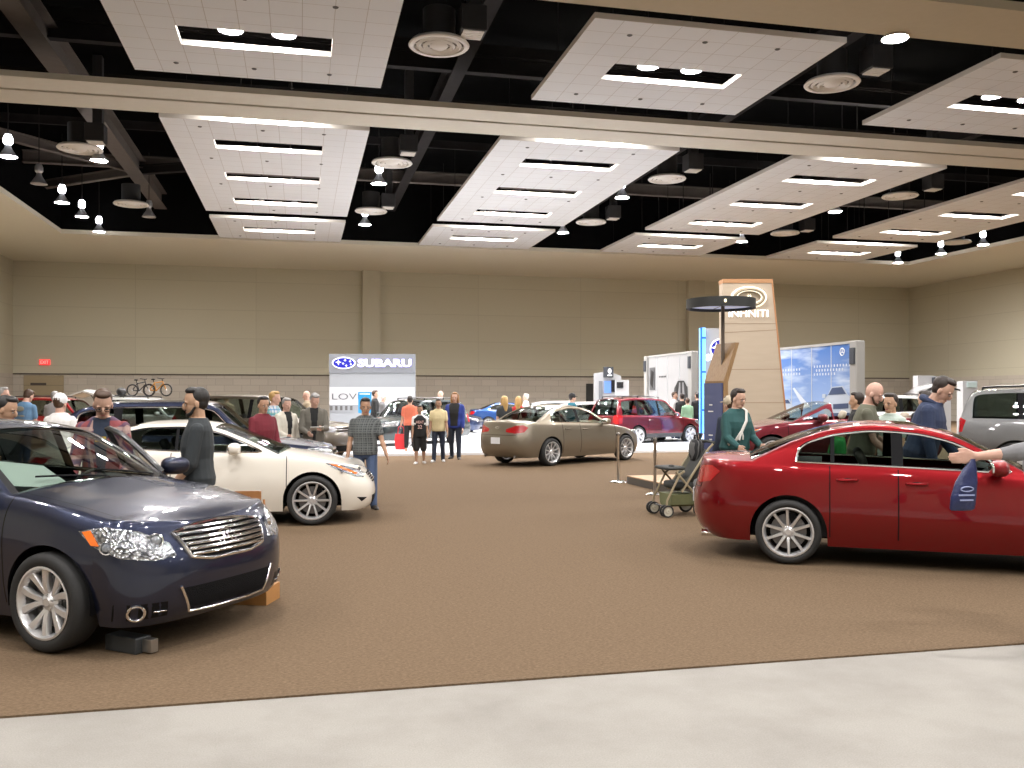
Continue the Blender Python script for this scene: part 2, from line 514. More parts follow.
    wso = sub('windshield', lambda t, s: t == 'wind', [gw])
    bko = sub('rear_window', lambda t, s: t == 'back', [gr_])
    for sg in (1, -1):
        for tg, gm in (('gfront', gf), ('grear', gr_), ('gquarter', gr_)):
            o = sub('side_window', lambda t, s: t == tg and s == sg, [gm])
            if o and tg == 'gfront': doors['w', sg] = o
    # --- surface tools
    def hit(p, al, off=0.):
        d = Vector((math.cos(al), math.sin(al), 0))
        q = Vector(p); o = q - d * q.dot(d) + d * 9
        h, n, i, _ = bvh.ray_cast(o, -d, 20)
        if h is None: return None
        if n.dot(d) < 0: n = -n
        return h + n * off
    def smooth_n(p):
        h, n, i, _ = bvh.find_nearest(p); return n
    def patch(pts, al, off=.006, depth=.02, cuts=2):
        """polygon of rough points thrown on the body along the heading al"""
        d = Vector((math.cos(al), math.sin(al), 0)); hx = Vector((-math.sin(al), math.cos(al), 0))
        bm = bmesh.new()
        vv = [bm.verts.new((Vector(p).dot(hx), 0, p[2])) for p in pts]
        bm.faces.new(vv); bmesh.ops.triangulate(bm, faces=list(bm.faces))
        for _ in range(cuts): bmesh.ops.subdivide_edges(bm, edges=list(bm.edges), cuts=1, use_grid_fill=True)
        bmesh.ops.triangulate(bm, faces=list(bm.faces))
        bd = [e for e in bm.edges if e.is_boundary]
        res = {}
        bad = []
        for v in bm.verts:
            q = hit(hx * v.co.x + Vector((0, 0, v.co.z)), al, off)
            if q is None: bad.append(v)
            else: v.co = q
        if bad: bmesh.ops.delete(bm, geom=bad, context='VERTS')
        bd = [e for e in bm.edges if e.is_boundary]
        if depth and bd:
            g = bmesh.ops.extrude_edge_only(bm, edges=bd)['geom']
            for v in g:
                if isinstance(v, bmesh.types.BMVert): v.co -= d * depth
        bm.verts.index_update()
        vs = [v.co.copy() for v in bm.verts]; fs = [tuple(v.index for v in f.verts) for f in bm.faces]
        bm.free(); return vs, fs
    def mir(vs): return [Vector((p[0], -p[1], p[2])) for p in vs]
    def both(nm, pts, al, m_, off=.006, depth=.02, parent=root, cuts=2):
        vs, fs = patch(pts, al, off, depth, cuts); out = []
        for q in (vs, mir(vs)): out.append(MB().add(q, fs).build(nm, m_, parent, smooth=30))
        return out
    def line(pts, al, rad, off=.0, closed=False, n=6, flat=1.):
        q = [hit(p, al, off) for p in pts]; q = [p for p in q if p is not None]
        b = MB()
        if len(q) > 1: b.tube(q, rad, n, closed, flat=flat)
        return b
    def dense(pts, closed=False, step=.05):
        out = []; P = [Vector(p) for p in pts]; L = len(P)
        for i in range(L if closed else L - 1):
            a, b_ = P[i], P[(i + 1) % L]; k = max(1, int((b_ - a).length / step))
            for j in range(k): out.append(a.lerp(b_, j / k))
        if not closed: out.append(P[-1])
        return out
    # window trim along the glass outline
    if S.get('trim', True) and not conv:
        for sg in (1, -1):
            dl = [x for x in GR if xDr - 1e-6 <= x <= xDf + 1e-6]; dl.sort(reverse=True)
            up = [GR[x][5] for x in dl]; lo = [GR[x][1] for x in reversed(dl)]
            pts = [Vector((p[0], (p[1] + .003) * sg, p[2])) for p in up + lo[1:-1]]
            MB().tube(pts, .0125, 6, True).build('window_trim', S.get('trimm', M_CHROME), root)
    # wheels
    tw = S.get('tw', .235); bo, ti, di = wheel_parts(r, tw, S['sp'][0], S['sp'][1], S['sp'][2])
    yw = S.get('track', W - .105)
    first = None
    for xa in (0., -wb):
        for sg in (1, -1):
            if first is None:
                first = bo.build('wheel', S.get('rimm', M_RIM), root, smooth=40)
                ti.build('tyre', M_RUBBER, first, smooth=50); di.build('brake_disc', [M_DISC, M_BLACK], first, smooth=40)
                w = first
            else: w = dup(first, parent=root)
            w.location = (xa, yw * sg, r); w.rotation_euler = (0, (0 if xa == 0 else .35), 0 if sg > 0 else PI)
    # wheel wells and underbody
    wl = MB()
    for xa in (0., -wb):
        for sg in (1, -1):
            y1 = side_y(xa, .75, zs(xa)) - .012
            rows = []
            for th in np.linspace(-.15, PI + .15, 20):
                rows.append((xa + (ra + .002) * math.cos(th), zax + (ra + .002) * math.sin(th)))
            k = len(rows)
            vs = [(x, sg * y1 * (1 if abs(x - xa) < ra * .8 else .985), max(z, .16)) for x, z in rows] + [(x, sg * .45, max(z, .16)) for x, z in rows]
            wl.add(vs, [(i, i + 1, k + i + 1, k + i) for i in range(k - 1)])
            wl.add([(x, sg * .45, max(z, .16)) for x, z in rows], [tuple(range(k))])
    xt, xn = XR(.4), XF(.4)
    wl.box(((xt + xn) / 2, 0, sill + .05), (xn - xt - .5, .8, .06))
    wl.box((-wb / 2, 0, sill + .035), (wb - 2 * ra - .02, W * 1.78, .05))
    wl.box(((xn + ra) / 2 - .12, 0, sill + .04), ((xn - ra) * .5, W * 1.35, .05)); wl.box(((xt - wb - ra) / 2 + .12, 0, sill + .06), ((-xt - wb - ra) * .5, W * 1.35, .05))
    wl.build('underbody', M_BLACK, root, smooth=0)
    # interior
    im = mat('cabin_%d_%d_%d' % tuple(int(q * 255) for q in interior), interior, .6, noise=.1)
    dk = mat('cabin_dark', (.018, .018, .02), .55)
    xb = S.get('dash', xA0 - .42); yb = W * .80
    tub = MB()
    x0i, x1i = xC0 + S.get('tubr', .25), xA0 - .15
    zt0, zt1 = sill + .08, zs(-wb / 2) - .04
    tub.add([(x0i, -yb, zt0), (x1i, -yb, zt0), (x1i, yb, zt0), (x0i, yb, zt0), (x0i, -yb, zt1), (x1i, -yb, zt1 - .03), (x1i, yb, zt1 - .03), (x0i, yb, zt1)],
            [(0, 1, 2, 3), (0, 1, 5, 4), (3, 2, 6, 7), (0, 3, 7, 4), (1, 2, 6, 5)])
    tub.build('cabin_lining', dk, root, smooth=0)
    dash = MB(); zdash = zs(xA0) - .01
    rings = []
    for y in np.linspace(-yb, yb, 9):
        e = .03 * math.cos(y / yb * PI / 2)
        rings.append([(x1i + .03, y, zdash - .3), (x1i + .05, y, zdash - .02), (x1i - .12, y, zdash + .01 + e), (xb + .12, y, zdash + e), (xb + .03, y, zdash - .06), (xb + .06, y, zdash - .35)])
    dash.loft(rings)
    dash.ell((xb + .12, .36, zdash + .03), (.11, .19, .05), 12, 6)
    dash.build('dashboard', dk, root, smooth=40)
    if detail >= 1:
        st = MB(); R = TR((xb - .10, .36, zdash - .06), ry=math.radians(-62))
        st.tube([(.18 * math.cos(a), .18 * math.sin(a), 0) for a in np.linspace(0, 2 * PI, 25)[:-1]], .013, 6, True, M=R)
        st.tube([(-.17, 0, 0), (0, 0, -.03), (0, 0, -.25)], .02, 6, M=R); st.tube([(0, -.17, 0), (0, .17, 0)], .016, 6, M=R); st.ell((0, 0, 0), (.06, .07, .025), 10, 6, M=R)
        st.build('steering_wheel', dk, root)
    sx = xb - .62; zseat = S.get('zseat', .30)
    for y in (.36, -.36):
        b = MB(); seat_mesh(b, sx, y, .5, z=zseat); b.build('car_seat', im, root, smooth=60)
    for xr_ in S.get('rows', [sx - .95]):
        b = MB(); seat_mesh(b, xr_, .33, .56, 28, head=True, z=zseat); seat_mesh(b, xr_, -.33, .56, 28, z=zseat); b.build('rear_bench', im, root, smooth=60)
    if S.get('shelf', True):
        MB().box((xC0 + .45, 0, zs(xC0) - .03), (.5, yb * 1.8, .03)).build('parcel_shelf', dk, root, smooth=0)
    # mirrors
    mx = xA0 - S.get('mdx', .28); mz = zs(mx) + .075
    for sg in (1, -1):
        ym = side_y(mx, zs(mx), zs(mx))
        b = MB(); b.ell((mx, sg * (ym + .13), mz), (.085, .125, .08), 16, 10, e1=.75, e2=.7)
        b.tube([(mx, sg * (ym - .03), mz - .065), (mx, sg * (ym + .06), mz - .05)], [.03, .022], 8)
        mo = b.build('side_mirror', S.get('mirm', paintm), root, smooth=60); doors['m', sg] = mo
        MB().ell((mx - .062, sg * (ym + .135), mz), (.028, .105, .06), 14, 8, e1=.7, e2=.7).build('mirror_glass', M_CHROME, mo)
    # door handles
    for k in range(nd):
        xh = cuts[k + 1] + .17; zh = zs(xh) - S.get('hdrop', .13)
        for sg in (1, -1):
            y0 = side_y(xh, zh, zs(xh))
            b = MB(); b.tube([(xh + .10, sg * (y0 - .005), zh + .004), (xh + .085, sg * (y0 + .022), zh + .003), (xh, sg * (y0 + .032), zh), (xh - .085, sg * (y0 + .022), zh), (xh - .10, sg * (y0 - .005), zh)], [.012, .014, .015, .014, .012], 8)
            b.ell((xh, sg * (y0 - .004), zh - .008), (.075, .008, .028), 12, 6, 1)
            ho = b.build('door_handle', [S.get('handm', paintm), M_BLACK], root)
            doors['h', k, sg] = ho
    # lamps
    for nm, pts, al, m_ in S.get('lamps', []):
        os_ = both(nm, pts, math.radians(al), m_, .006, .03, cuts=3)
        if nm == 'headlight' and detail >= 2:
            c = sum((Vector(p) for p in pts), Vector()) / len(pts)
            a = math.radians(al); hx = Vector((-math.sin(a), math.cos(a), 0))
            for o, sg in zip(os_, (1, -1)):
                ext = max(Vector(p).dot(hx) for p in pts) - min(Vector(p).dot(hx) for p in pts)
                for k, rr in ((-.33, S.get('proj', .05)), (.28, S.get('proj', .05) * .9)):
                    q = hit(c + hx * k * ext * .8 + Vector((0, 0, -k * .045)), a, .004)
                    if q is None: continue
                    M = Matrix.Translation(q) @ Vector((math.cos(a), math.sin(a), .2)).to_track_quat('Z', 'Y').to_matrix().to_4x4()
                    b = MB()
                    b.lathe([(rr, -.01), (rr, .012), (rr - .008, .014), (rr - .014, .004)], 18, 0, M)
                    b.ell((0, 0, .0), (rr - .013, rr - .013, .022), 14, 8, 1, M)
                    if o is os_[1]: b.v = [(p[0], -p[1], p[2]) for p in b.v]
                    b.build('lamp_projector', [M_CHROME, mat('lamp_lens_glass', (.25, .27, .3), .05, .3, 1)], o, smooth=40)
    # grille and other patches: (name, pts, angle, material, offset, mirrored)
    made = {}
    for nm, pts, al, m_, off, mirr in S.get('patches', []):
        if mirr: made[nm] = both(nm, pts, math.radians(al), m_, off, .015)[0]
        else:
            vs, fs = patch(pts, math.radians(al), off, .015, 3); made[nm] = MB().add(vs, fs).build(nm, m_, root, smooth=30)
    for nm, par, pts, al, rad, off, m_, closed, mirr, flat in S.get('lines', []):
        b = line(dense(pts, closed, .03), math.radians(al), rad, off, closed, 8, flat)
        if mirr:
            c = MB(); c.v = [(p[0], -p[1], p[2]) for p in b.v]; c.f = b.f; c.m = b.m
            if c.v: c.build(nm, m_, made.get(par, root))
        if b.v: b.build(nm, m_, made.get(par, root))
    for e in S.get('exhaust', []):
        A = TR((e[0], e[1], e[2]), ry=-PI / 2)
        MB().lathe([(.034, -.1), (.036, .06), (.042, .075), (.038, .078), (.03, .06), (.028, -.1)], 16, 0, A).build('exhaust_tip', M_CHROME, root)
    if S.get('plate'):
        x, z, al = S['plate']
        q = hit((x, 0, z), math.radians(al), .012)
        if q is not None: MB().rbox((q[0], 0, z), (.012, .31, .155), .004).build('licence_plate', M_PLATE, root, smooth=0)
    if S.get('rails'):
        for sg in (1, -1):
            q = [Vector((x, sg * (GR[min(GR, key=lambda g: abs(g - x))][-1][1] - .06), SIL(x) + crown(x) * .4 + .0)) for x in np.linspace(hf - .25, S['rails'], 8)]
            pts = [q[0]] + [p + Vector((0, 0, .055)) for p in q] + [q[-1]]
            b = MB(); b.tube(pts, .018, 8)
            for p in (q[0], q[4], q[-1]): b.tube([p - Vector((0, 0, .03)), p + Vector((0, 0, .05))], .022, 8)
            b.build('roof_rail', S.get('railm', M_DARKTRIM), root)
    if S.get('sunroof'):
        xc, lx, ly = S['sunroof']
        pts = []
        zz = lambda x, y: (lambda g: None)
        bmv = []
        top = [bvh.ray_cast(Vector((x, y, 3)), Vector((0, 0, -1)))[0] for x in np.linspace(xc - lx / 2, xc + lx / 2, 6) for y in np.linspace(-ly / 2, ly / 2, 6)]
        if all(t is not None for t in top):
            MB().add([t + Vector((0, 0, .004)) for t in top], [(i * 6 + j, i * 6 + j + 1, i * 6 + j + 7, i * 6 + j + 6) for i in range(5) for j in range(5)]).build('sunroof', mat('sunroof_glass', (.01, .01, .012), .05, coat=1), root, smooth=180)
    # wipers
    if detail >= 2 and not S.get('nowip'):
        b = MB()
        for y0, y1 in ((.55, .0), (.02, -.5)):
            pts = []
            for t in np.linspace(0, 1, 7):
                y = y0 + (y1 - y0) * t; h = bvh.ray_cast(Vector((xA0 - .02 + .09 * (1 - (y / .75) ** 2) - .10 * t, y, 3)), Vector((0, 0, -1)))[0]
                if h: pts.append(h + Vector((0, 0, .012)))
            if len(pts) > 2: b.tube(pts, .008, 6)
        if b.v: b.build('wiper', M_BLACK, root)
    # one opened front door on the +y or -y side
    if opened:
        sg, ang = opened
        hx_, hy_ = cuts[0] - .006, side_y(cuts[0], .6, zs(cuts[0])) - .03
        piv = Matrix.Translation((hx_, sg * hy_, 0)) @ Matrix.Rotation(sg * -ang, 4, 'Z') @ Matrix.Translation((-hx_, -sg * hy_, 0))
        fr = MB(); dl = sorted([x for x in GR if bx0 - 1e-6 <= x <= xDf + 1e-6], reverse=True)
        up = [GR[x][5] for x in dl]; lo = [GR[x][1] for x in reversed(dl)]
        fr.tube([Vector((p[0], p[1] * sg, p[2])) for p in up + lo[:-1]], .028, 8, True, flat=.8)
        fo = fr.build('door_frame', M_DARKTRIM, root)
        inn = MB(); xa_, xb_ = cuts[0] - .03, cuts[1] + .03; zb_ = sill + .12
        inn.rbox(((xa_ + xb_) / 2, sg * (hy_ - .05), (zb_ + zs(-1) - .03) / 2), (xa_ - xb_, .06, zs(-1) - .06 - zb_), .025)
        inn.rbox(((xa_ + xb_) / 2 - .1, sg * (hy_ - .10), .68), (.6, .06, .06), .02)
        io = inn.build('door_card', dk, root)
        door = doors[0, sg]; door.matrix_local = piv
        for q in (fo, io, doors['w', sg], doors['m', sg], doors['h', 0, sg]):
            q.parent = door; q.matrix_parent_inverse = Matrix.Identity(4); q.matrix_local = Matrix.Identity(4)
        for o in list(root.children):
            pass
    root['_bvh'] = 0
    del root['_bvh']
    return root, dict(hit=hit, patch=patch, bvh=bvh, side_y=side_y, zs=zs, SIL=SIL, GR=GR, RF=RF)
# ------------------------------------------------------------------ body shapes (x forward from the front axle, z up, metres)
MESHG = mat('grille_mesh', (.006, .006, .007), .8, spec=.12, noise=.5, nscale=150, bump=.8)
def ellip(cx, cy, z, ry, rz, n=24, a0=0, a1=2 * PI):
    return [(cx, cy + ry * math.cos(a), z + rz * math.sin(a)) for a in np.linspace(a0, a1, n, endpoint=abs(a1 - a0) < 6.28)]
def badge(x, z, al, s=1.):
    """oval ring with two strokes meeting inside it"""
    f = 1 if al == 0 else -1
    return [('emblem', None, ellip(x, 0, z, .085 * s, .042 * s), al, .006 * s, .012, M_CHROME, True, False, 1.),
            ('emblem', None, [(x, -.045 * s, z - .034 * s), (x, -.008 * s, z + .026 * s)], al, .006 * s, .012, M_CHROME, False, True, 1.)]

G35 = dict(proj=.026, wb=2.85, r=.335, W=.887, sill=.20, hf=-1.27, hr=-2.42, mdx=.34, zn=.745, zt=1.09,
    xf=[(.17, .66), (.26, .80), (.42, .84), (.58, .83), (.68, .79), (.745, .73)],
    xr=[(.2, -3.68), (.3, -3.84), (.5, -3.91), (.7, -3.90), (.88, -3.85), (1.0, -3.83), (1.09, -3.80)],
    plan=[(.4, .93), (0, .975), (-.6, .985), (-1.6, 1), (-2.7, .995), (-3.3, .955)],
    zs=[(.4, .79), (0, .875), (-.42, .945), (-1.5, .995), (-2.6, 1.03), (-3.3, 1.055)],
    zc=[(.73, .745), (.5, .83), (0, .935), (-.35, 1.0)], zd=[(-3.1, 1.115), (-3.5, 1.12), (-3.8, 1.09)],
    gh=[(-.56, .946), (-.95, 1.175), (-1.3, 1.345), (-1.65, 1.42), (-2.0, 1.44), (-2.35, 1.405), (-2.75, 1.285), (-3.05, 1.14), (-3.22, 1.053)],
    dlo_r=-2.77, dlo_L=.16, b=(-1.74, -1.85), cuts=[-.42, -1.79, -2.44], q=(-2.40, -2.43), sp=(10, False, 'five'), xcR=-3.26,
    bl_k=3, sunroof=(-1.55, .5, .8), plate=(-3.9, .62, 180), exhaust=[(-3.70, -.52, .24), (-3.70, .52, .24)], zrb=.22,
    lamps=[('headlight', [(.80, .36, .655), (.72, .55, .70), (.45, .78, .79), (.33, .84, .80), (.42, .84, .72), (.62, .74, .635), (.80, .45, .60)], 45, M_LIGHT),
           ('taillight', [(-3.88, .33, .90), (-3.80, .58, .985), (-3.72, .75, 1.0), (-3.62, .82, .94), (-3.74, .79, .83), (-3.85, .62, .80), (-3.9, .34, .83)], 140, M_TAIL)],
    patches=[('grille', [(.8, .36, .70), (.8, -.36, .70), (.8, -.30, .58), (.8, .30, .58)], 0, MESHG, .004, False),
             ('lower_grille', [(.8, .42, .36), (.8, -.42, .36), (.8, -.36, .24), (.8, .36, .24)], 0, MESHG, .003, False)],
    lines=[('grille_bar', 'grille', [(.8, .35, z), (.8, -.35, z)], 0, .010, .01, M_CHROME, False, False, 1.) for z in (.61, .64, .67, .70)]
          + badge(.8, .65, 0, .9) + badge(-3.85, .93, 180, .7)
          + [('trunk_seam', None, [(-3.85, -.62, .99), (-3.85, -.60, .76), (-3.85, .60, .76), (-3.85, .62, .99)], 180, .005, .0, M_BLACK, False, False, 1.)])

M35 = dict(wb=2.90, r=.342, W=.90, sill=.20, hf=-1.32, hr=-2.62, zn=.855, zt=1.12,
    xf=[(.15, .66), (.22, .79), (.34, .84), (.50, .845), (.62, .825), (.72, .78), (.80, .71), (.855, .64)],
    xr=[(.2, -3.8), (.3, -3.98), (.5, -4.03), (.75, -4.02), (.95, -3.98), (1.12, -3.92)],
    plan=[(.4, .935), (0, .985), (-.6, .985), (-1.6, 1), (-2.7, .995), (-3.4, .95)],
    zs=[(.42, .905), (0, .985), (-.5, 1.035), (-1.6, 1.06), (-2.7, 1.085), (-3.4, 1.09)],
    zc=[(.64, .855), (.5, .92), (.2, 1.0), (-.2, 1.065), (-.45, 1.105)], zd=[(-3.2, 1.14), (-3.6, 1.145), (-3.92, 1.12)],
    gh=[(-.50, 1.036), (-.95, 1.285), (-1.32, 1.445), (-1.7, 1.505), (-2.1, 1.515), (-2.6, 1.47), (-3.0, 1.33), (-3.25, 1.19), (-3.38, 1.09)],
    dlo_r=-3.0, dlo_L=.16, b=(-1.66, -1.77), cuts=[-.42, -1.71, -2.55], q=(-2.55, -2.58), sp=(5, True, 'y'), xcR=-3.42, bl_k=3, nF=2.8,
    plate=(-4, .65, 180), zfb=.16,
    sec=[(0, .93), (.10, .95), (.30, .985), (.48, .995), (.62, 1.0), (.75, .99), (.86, .965), (.94, .93), (1, .885)],
    lamps=[('headlight', [(.73, .43, .655), (.70, .47, .74), (.58, .63, .83), (.44, .76, .865), (.30, .87, .835), (.42, .87, .745), (.58, .78, .67), (.72, .62, .64)], 45, M_LIGHT),
           ('taillight', [(-3.98, .40, .92), (-3.85, .70, 1.0), (-3.6, .86, .98), (-3.6, .86, .85), (-3.9, .7, .78), (-4.0, .42, .8)], 140, M_TAIL)],
    patches=[('grille', [(.8, .43, .79), (.8, .2, .82), (.8, 0, .828), (.8, -.2, .82), (.8, -.43, .79), (.8, -.36, .635), (.8, -.2, .605), (.8, .2, .605), (.8, .36, .635)], 0, MESHG, .004, False),
             ('lower_grille', [(.8, .45, .43), (.8, -.45, .43), (.8, -.37, .265), (.8, .37, .265)], 0, MESHG, .003, False),
             ('fog_lamp_recess', [(.8, .57, .36), (.6, .84, .36), (.6, .84, .245), (.8, .57, .26)], 30, M_BLACK, .002, True),
             ('turn_lens', [(.335, .87, .83), (.42, .87, .745), (.47, .845, .745), (.39, .85, .84)], 45, M_AMBER, .011, True)],
    lines=[('grille_frame', 'grille', [(.8, .44, .795), (.8, .2, .827), (.8, 0, .835), (.8, -.2, .827), (.8, -.44, .795), (.8, -.37, .63), (.8, -.2, .598), (.8, .2, .598), (.8, .37, .63)], 0, .015, .006, M_CHROME, True, False, 1.)]
          + [('grille_bar', 'grille', [(.8, w, z + .004), (.8, w * .5, z), (.8, 0, z - .001), (.8, -w * .5, z), (.8, -w, z + .004)], 0, .013, .014, M_CHROME, False, False, 1.) for z, w in ((.642, .36), (.675, .375), (.708, .39), (.741, .405), (.774, .42), (.803, .33))]
          + [('intake_trim', 'lower_grille', [(.8, .47, .445), (.8, .385, .26), (.8, .2, .25), (.8, -.2, .25), (.8, -.385, .26), (.8, -.47, .445)], 0, .011, .004, M_CHROME, False, False, 1.),
             ('fog_lamp_ring', 'fog_lamp_recess', [(.7 , .745 + .058 * math.cos(a), .30 + .05 * math.sin(a)) for a in np.linspace(0, 2 * PI, 20)[:-1]], 30, .010, .008, M_CHROME, True, True, 1.),
             ('fog_lamp_blade', 'fog_lamp_recess', [(.8, .58, .30), (.78, .67, .30)], 30, .007, .006, M_CHROME, False, True, 1.)]
          + badge(.8, .715, 0, 1.1))

G37 = dict(proj=.024, wb=2.85, r=.338, W=.905, sill=.19, hf=-1.32, hr=-2.30, zn=.73, zt=1.04,
    xf=[(.15, .70), (.24, .81), (.38, .84), (.52, .82), (.62, .76), (.73, .68)],
    xr=[(.2, -3.6), (.3, -3.76), (.5, -3.82), (.7, -3.82), (.9, -3.78), (1.04, -3.72)],
    plan=[(.4, .945), (0, .985), (-.6, .97), (-1.6, .985), (-2.6, 1), (-3.25, .96)],
    zs=[(.42, .81), (0, .91), (-.5, .955), (-1.6, .985), (-2.6, 1.03), (-3.25, 1.03)],
    zc=[(.68, .73), (.45, .835), (0, .94), (-.45, 1.01)], zd=[(-3.1, 1.07), (-3.45, 1.075), (-3.72, 1.04)],
    gh=[(-.46, .955), (-.95, 1.185), (-1.35, 1.325), (-1.75, 1.375), (-2.1, 1.37), (-2.55, 1.285), (-2.9, 1.165), (-3.2, 1.03)], mdx=.55,
    dlo_r=-2.62, dlo_L=.25, b=(-1.76, -1.80), cuts=[-.34, -1.84], sp=(10, False, 'thin'), xcR=-3.25, bl_k=3, inset=.05,
    lamps=[('headlight', [(.76, .50, .68), (.60, .68, .745), (.30, .83, .83), (.20, .86, .835), (.40, .86, .73), (.60, .80, .65), (.74, .68, .62)], 50, M_LIGHT),
           ('taillight', [(-3.8, .40, .88), (-3.7, .7, .95), (-3.4, .87, .95), (-3.5, .86, .84), (-3.7, .75, .78), (-3.8, .45, .8)], 140, M_TAIL)],
    patches=[('grille', [(.8, .37, .67), (.8, -.37, .67), (.8, -.30, .53), (.8, .30, .53)], 0, MESHG, .004, False),
             ('lower_grille', [(.8, .45, .36), (.8, -.45, .36), (.8, -.36, .23), (.8, .36, .23)], 0, MESHG, .003, False),
             ('bumper_vent', [(.72, .62, .35), (.60, .80, .37), (.66, .72, .30)], 45, M_BLACK, .003, True),
             ('turn_lens', [(.24, .86, .83), (.36, .84, .805), (.62, .76, .69), (.60, .79, .675), (.40, .86, .765)], 60, M_AMBER, .012, True)],
    lines=[('grille_bar', 'grille', [(.8, .35, z), (.8, -.35, z)], 0, .010, .01, M_CHROME, False, False, 1.) for z in (.56, .59, .62, .65)] + badge(.8, .61, 0, .9))

def suv(wb=2.615, W=.89, H=1.70, r=.345, fo=.88, ro=1.03, belt=1.02, hood=.98, sp=(5, True, 'wide'), slope=.0, nose=.0, **kw):
    t = -wb - ro; b0 = belt
    d = dict(wb=wb, r=r, W=W, sill=.27, hf=-1.08 - nose, hr=t + .42, zn=hood - .10, zt=b0 + .05,
        xf=[(.22, fo - .16), (.3, fo - .03), (.5, fo), (.65, fo - .01), (.8, fo - .05), (hood - .10, fo - .12)],
        xr=[(.26, t + .16), (.4, t + .01), (.6, t), (.75, t + .05), (b0 + .05, t + .10)],
        plan=[(.4, .94), (0, .985), (-.6, .99), (-1.6, 1), (-wb, .995), (t, .96)],
        zs=[(.42, hood - .085), (0, hood - .03), (-.42, b0 - .01), (-1.5, b0 + .01), (-wb, b0 + .035), (t, b0 + .05)],
        zc=[(fo - .12, hood - .10), (fo - .4, hood - .02), (0, hood + .045), (-.35, hood + .085)], zd=[(t + .4, b0 + .06), (t + .1, b0 + .05)],
        gh=[(-.42 - nose, b0 - .01), (-.78 - nose, b0 + (H - b0) * .45), (-1.06 - nose, b0 + (H - b0) * .80), (-1.45 - nose, H - .075), (-wb + .2, H - .05 - slope * .3), (t + .6, H - .075 - slope * .7), (t + .38, H - .13 - slope), (t + .24, b0 + (H - b0) * .5 - slope * .5), (t + .16, b0 + .12), (t + .14, b0 + .05)],
        dlo_r=t + .36 + slope * .6, dlo_L=.08, b=(-1.45, -1.56), cuts=[-.35, -1.5, -wb + r + .14], q=(-wb + .16, -wb + .03), sp=sp, xcR=t + .135, steep=.32, tum=.26, rb=.03,
        inset=.075, trim=False, lid=False, shelf=False, mdx=.34, zseat=.42, rails=t + .55, tubr=.1,
        lamps=[('headlight', [(fo - .05, .44, hood - .16), (fo - .12, .62, hood - .13), (.42, .82, hood - .10), (.36, .86, hood - .14), (.5, .84, hood - .26), (fo - .04, .5, hood - .29)], 45, M_LIGHT),
               ('taillight', [(t + .10, .60, b0 + .06), (t + .16, .80, b0 + .10), (t + .28, .86, b0 + .02), (t + .26, .86, b0 - .22), (t + .05, .74, b0 - .24), (t + .04, .60, b0 - .16)], 140, M_TAIL)],
        patches=[('grille', [(fo, .40, hood - .15), (fo, -.40, hood - .15), (fo, -.36, hood - .31), (fo, .36, hood - .31)], 0, MESHG, .004, False),
                 ('lower_grille', [(fo, .5, .46), (fo, -.5, .46), (fo, -.45, .31), (fo, .45, .31)], 0, MESHG, .003, False)],
        lines=[('grille_bar', 'grille', [(fo, .40, z), (fo, -.40, z)], 0, .017, .01, M_CHROME, False, False, 1.) for z in (hood - .16, hood - .23, hood - .30)],
        plate=(t, .82, 180))
    d.update(kw); return d
FORESTER = suv(H=1.75, clad=.20, cladm=mat('grey_cladding', (.05, .05, .052), .5), rimm=mat('rim_white', (.8, .8, .82), .3, .4))
TRIBECA = suv(wb=2.75, W=.94, H=1.70, fo=.95, ro=1.1, slope=.05, hood=1.02, belt=1.03)
BIGSUV = suv(wb=3.1, W=1.0, H=1.95, r=.40, fo=.95, ro=1.15, belt=1.22, hood=1.18)
CROSS = suv(wb=2.8, W=.90, H=1.60, r=.36, fo=.84, ro=.98, belt=1.0, hood=.93, slope=.12, nose=.15, lid=False, rails=None, trim=True, sp=(5, True, 'y'))
COUPE_C = dict(G37, convertible=True, gh=[(-.46, .955), (-.95, 1.185), (-1.35, 1.325), (-1.7, 1.33), (-2.1, 1.29), (-2.4, 1.12), (-2.6, 1.03)], hr=-2.2, dlo_r=-1.3, shelf=False, dash=-.9)
COUPE_C['zd'] = [(-2.5, 1.06), (-3.0, 1.07), (-3.45, 1.07), (-3.72, 1.04)]

BIGSUV_LOW = suv(wb=2.95, W=.97, H=1.82, r=.385, fo=.93, ro=1.1, belt=1.14, hood=1.10, rails=None)
CROSS_T = suv(wb=2.8, W=.90, H=1.72, r=.36, fo=.84, ro=.98, belt=1.06, hood=.98, slope=.10, nose=.15, rails=None, trim=True, sp=(5, True, 'y'), proj=.035)
# ------------------------------------------------------------------ people
def remesh(mb, voxel, smooth=2, colour=None, mats=(), name='m', parent=None):
    me = bpy.data.meshes.new('tmp'); me.from_pydata(mb.v, [], mb.f)
    bm = bmesh.new(); bm.from_mesh(me); bmesh.ops.recalc_face_normals(bm, faces=bm.faces); bm.to_mesh(me); bm.free()
    o = bpy.data.objects.new('tmp', me); COL.objects.link(o)
    md = o.modifiers.new('r', 'REMESH'); md.mode = 'VOXEL'; md.voxel_size = voxel; md.use_smooth_shade = True
    if smooth:
        sm = o.modifiers.new('s', 'SMOOTH'); sm.factor = .5; sm.iterations = smooth
    dg = bpy.context.evaluated_depsgraph_get(); me2 = bpy.data.meshes.new_from_object(o.evaluated_get(dg))
    bpy.data.objects.remove(o); bpy.data.meshes.remove(me)
    me2.name = name
    me2.materials.clear()
    for q in mats: me2.materials.append(q)
    if colour:
        n = len(me2.polygons); ctr = np.zeros(n * 3); me2.polygons.foreach_get('center', ctr); ctr = ctr.reshape(-1, 3)
        me2.polygons.foreach_set('material_index', [int(colour(c)) for c in ctr])
    me2.shade_smooth(); me2.update()
    r = bpy.data.objects.new(name, me2); COL.objects.link(r)
    if parent is not None: r.parent = parent
    return r

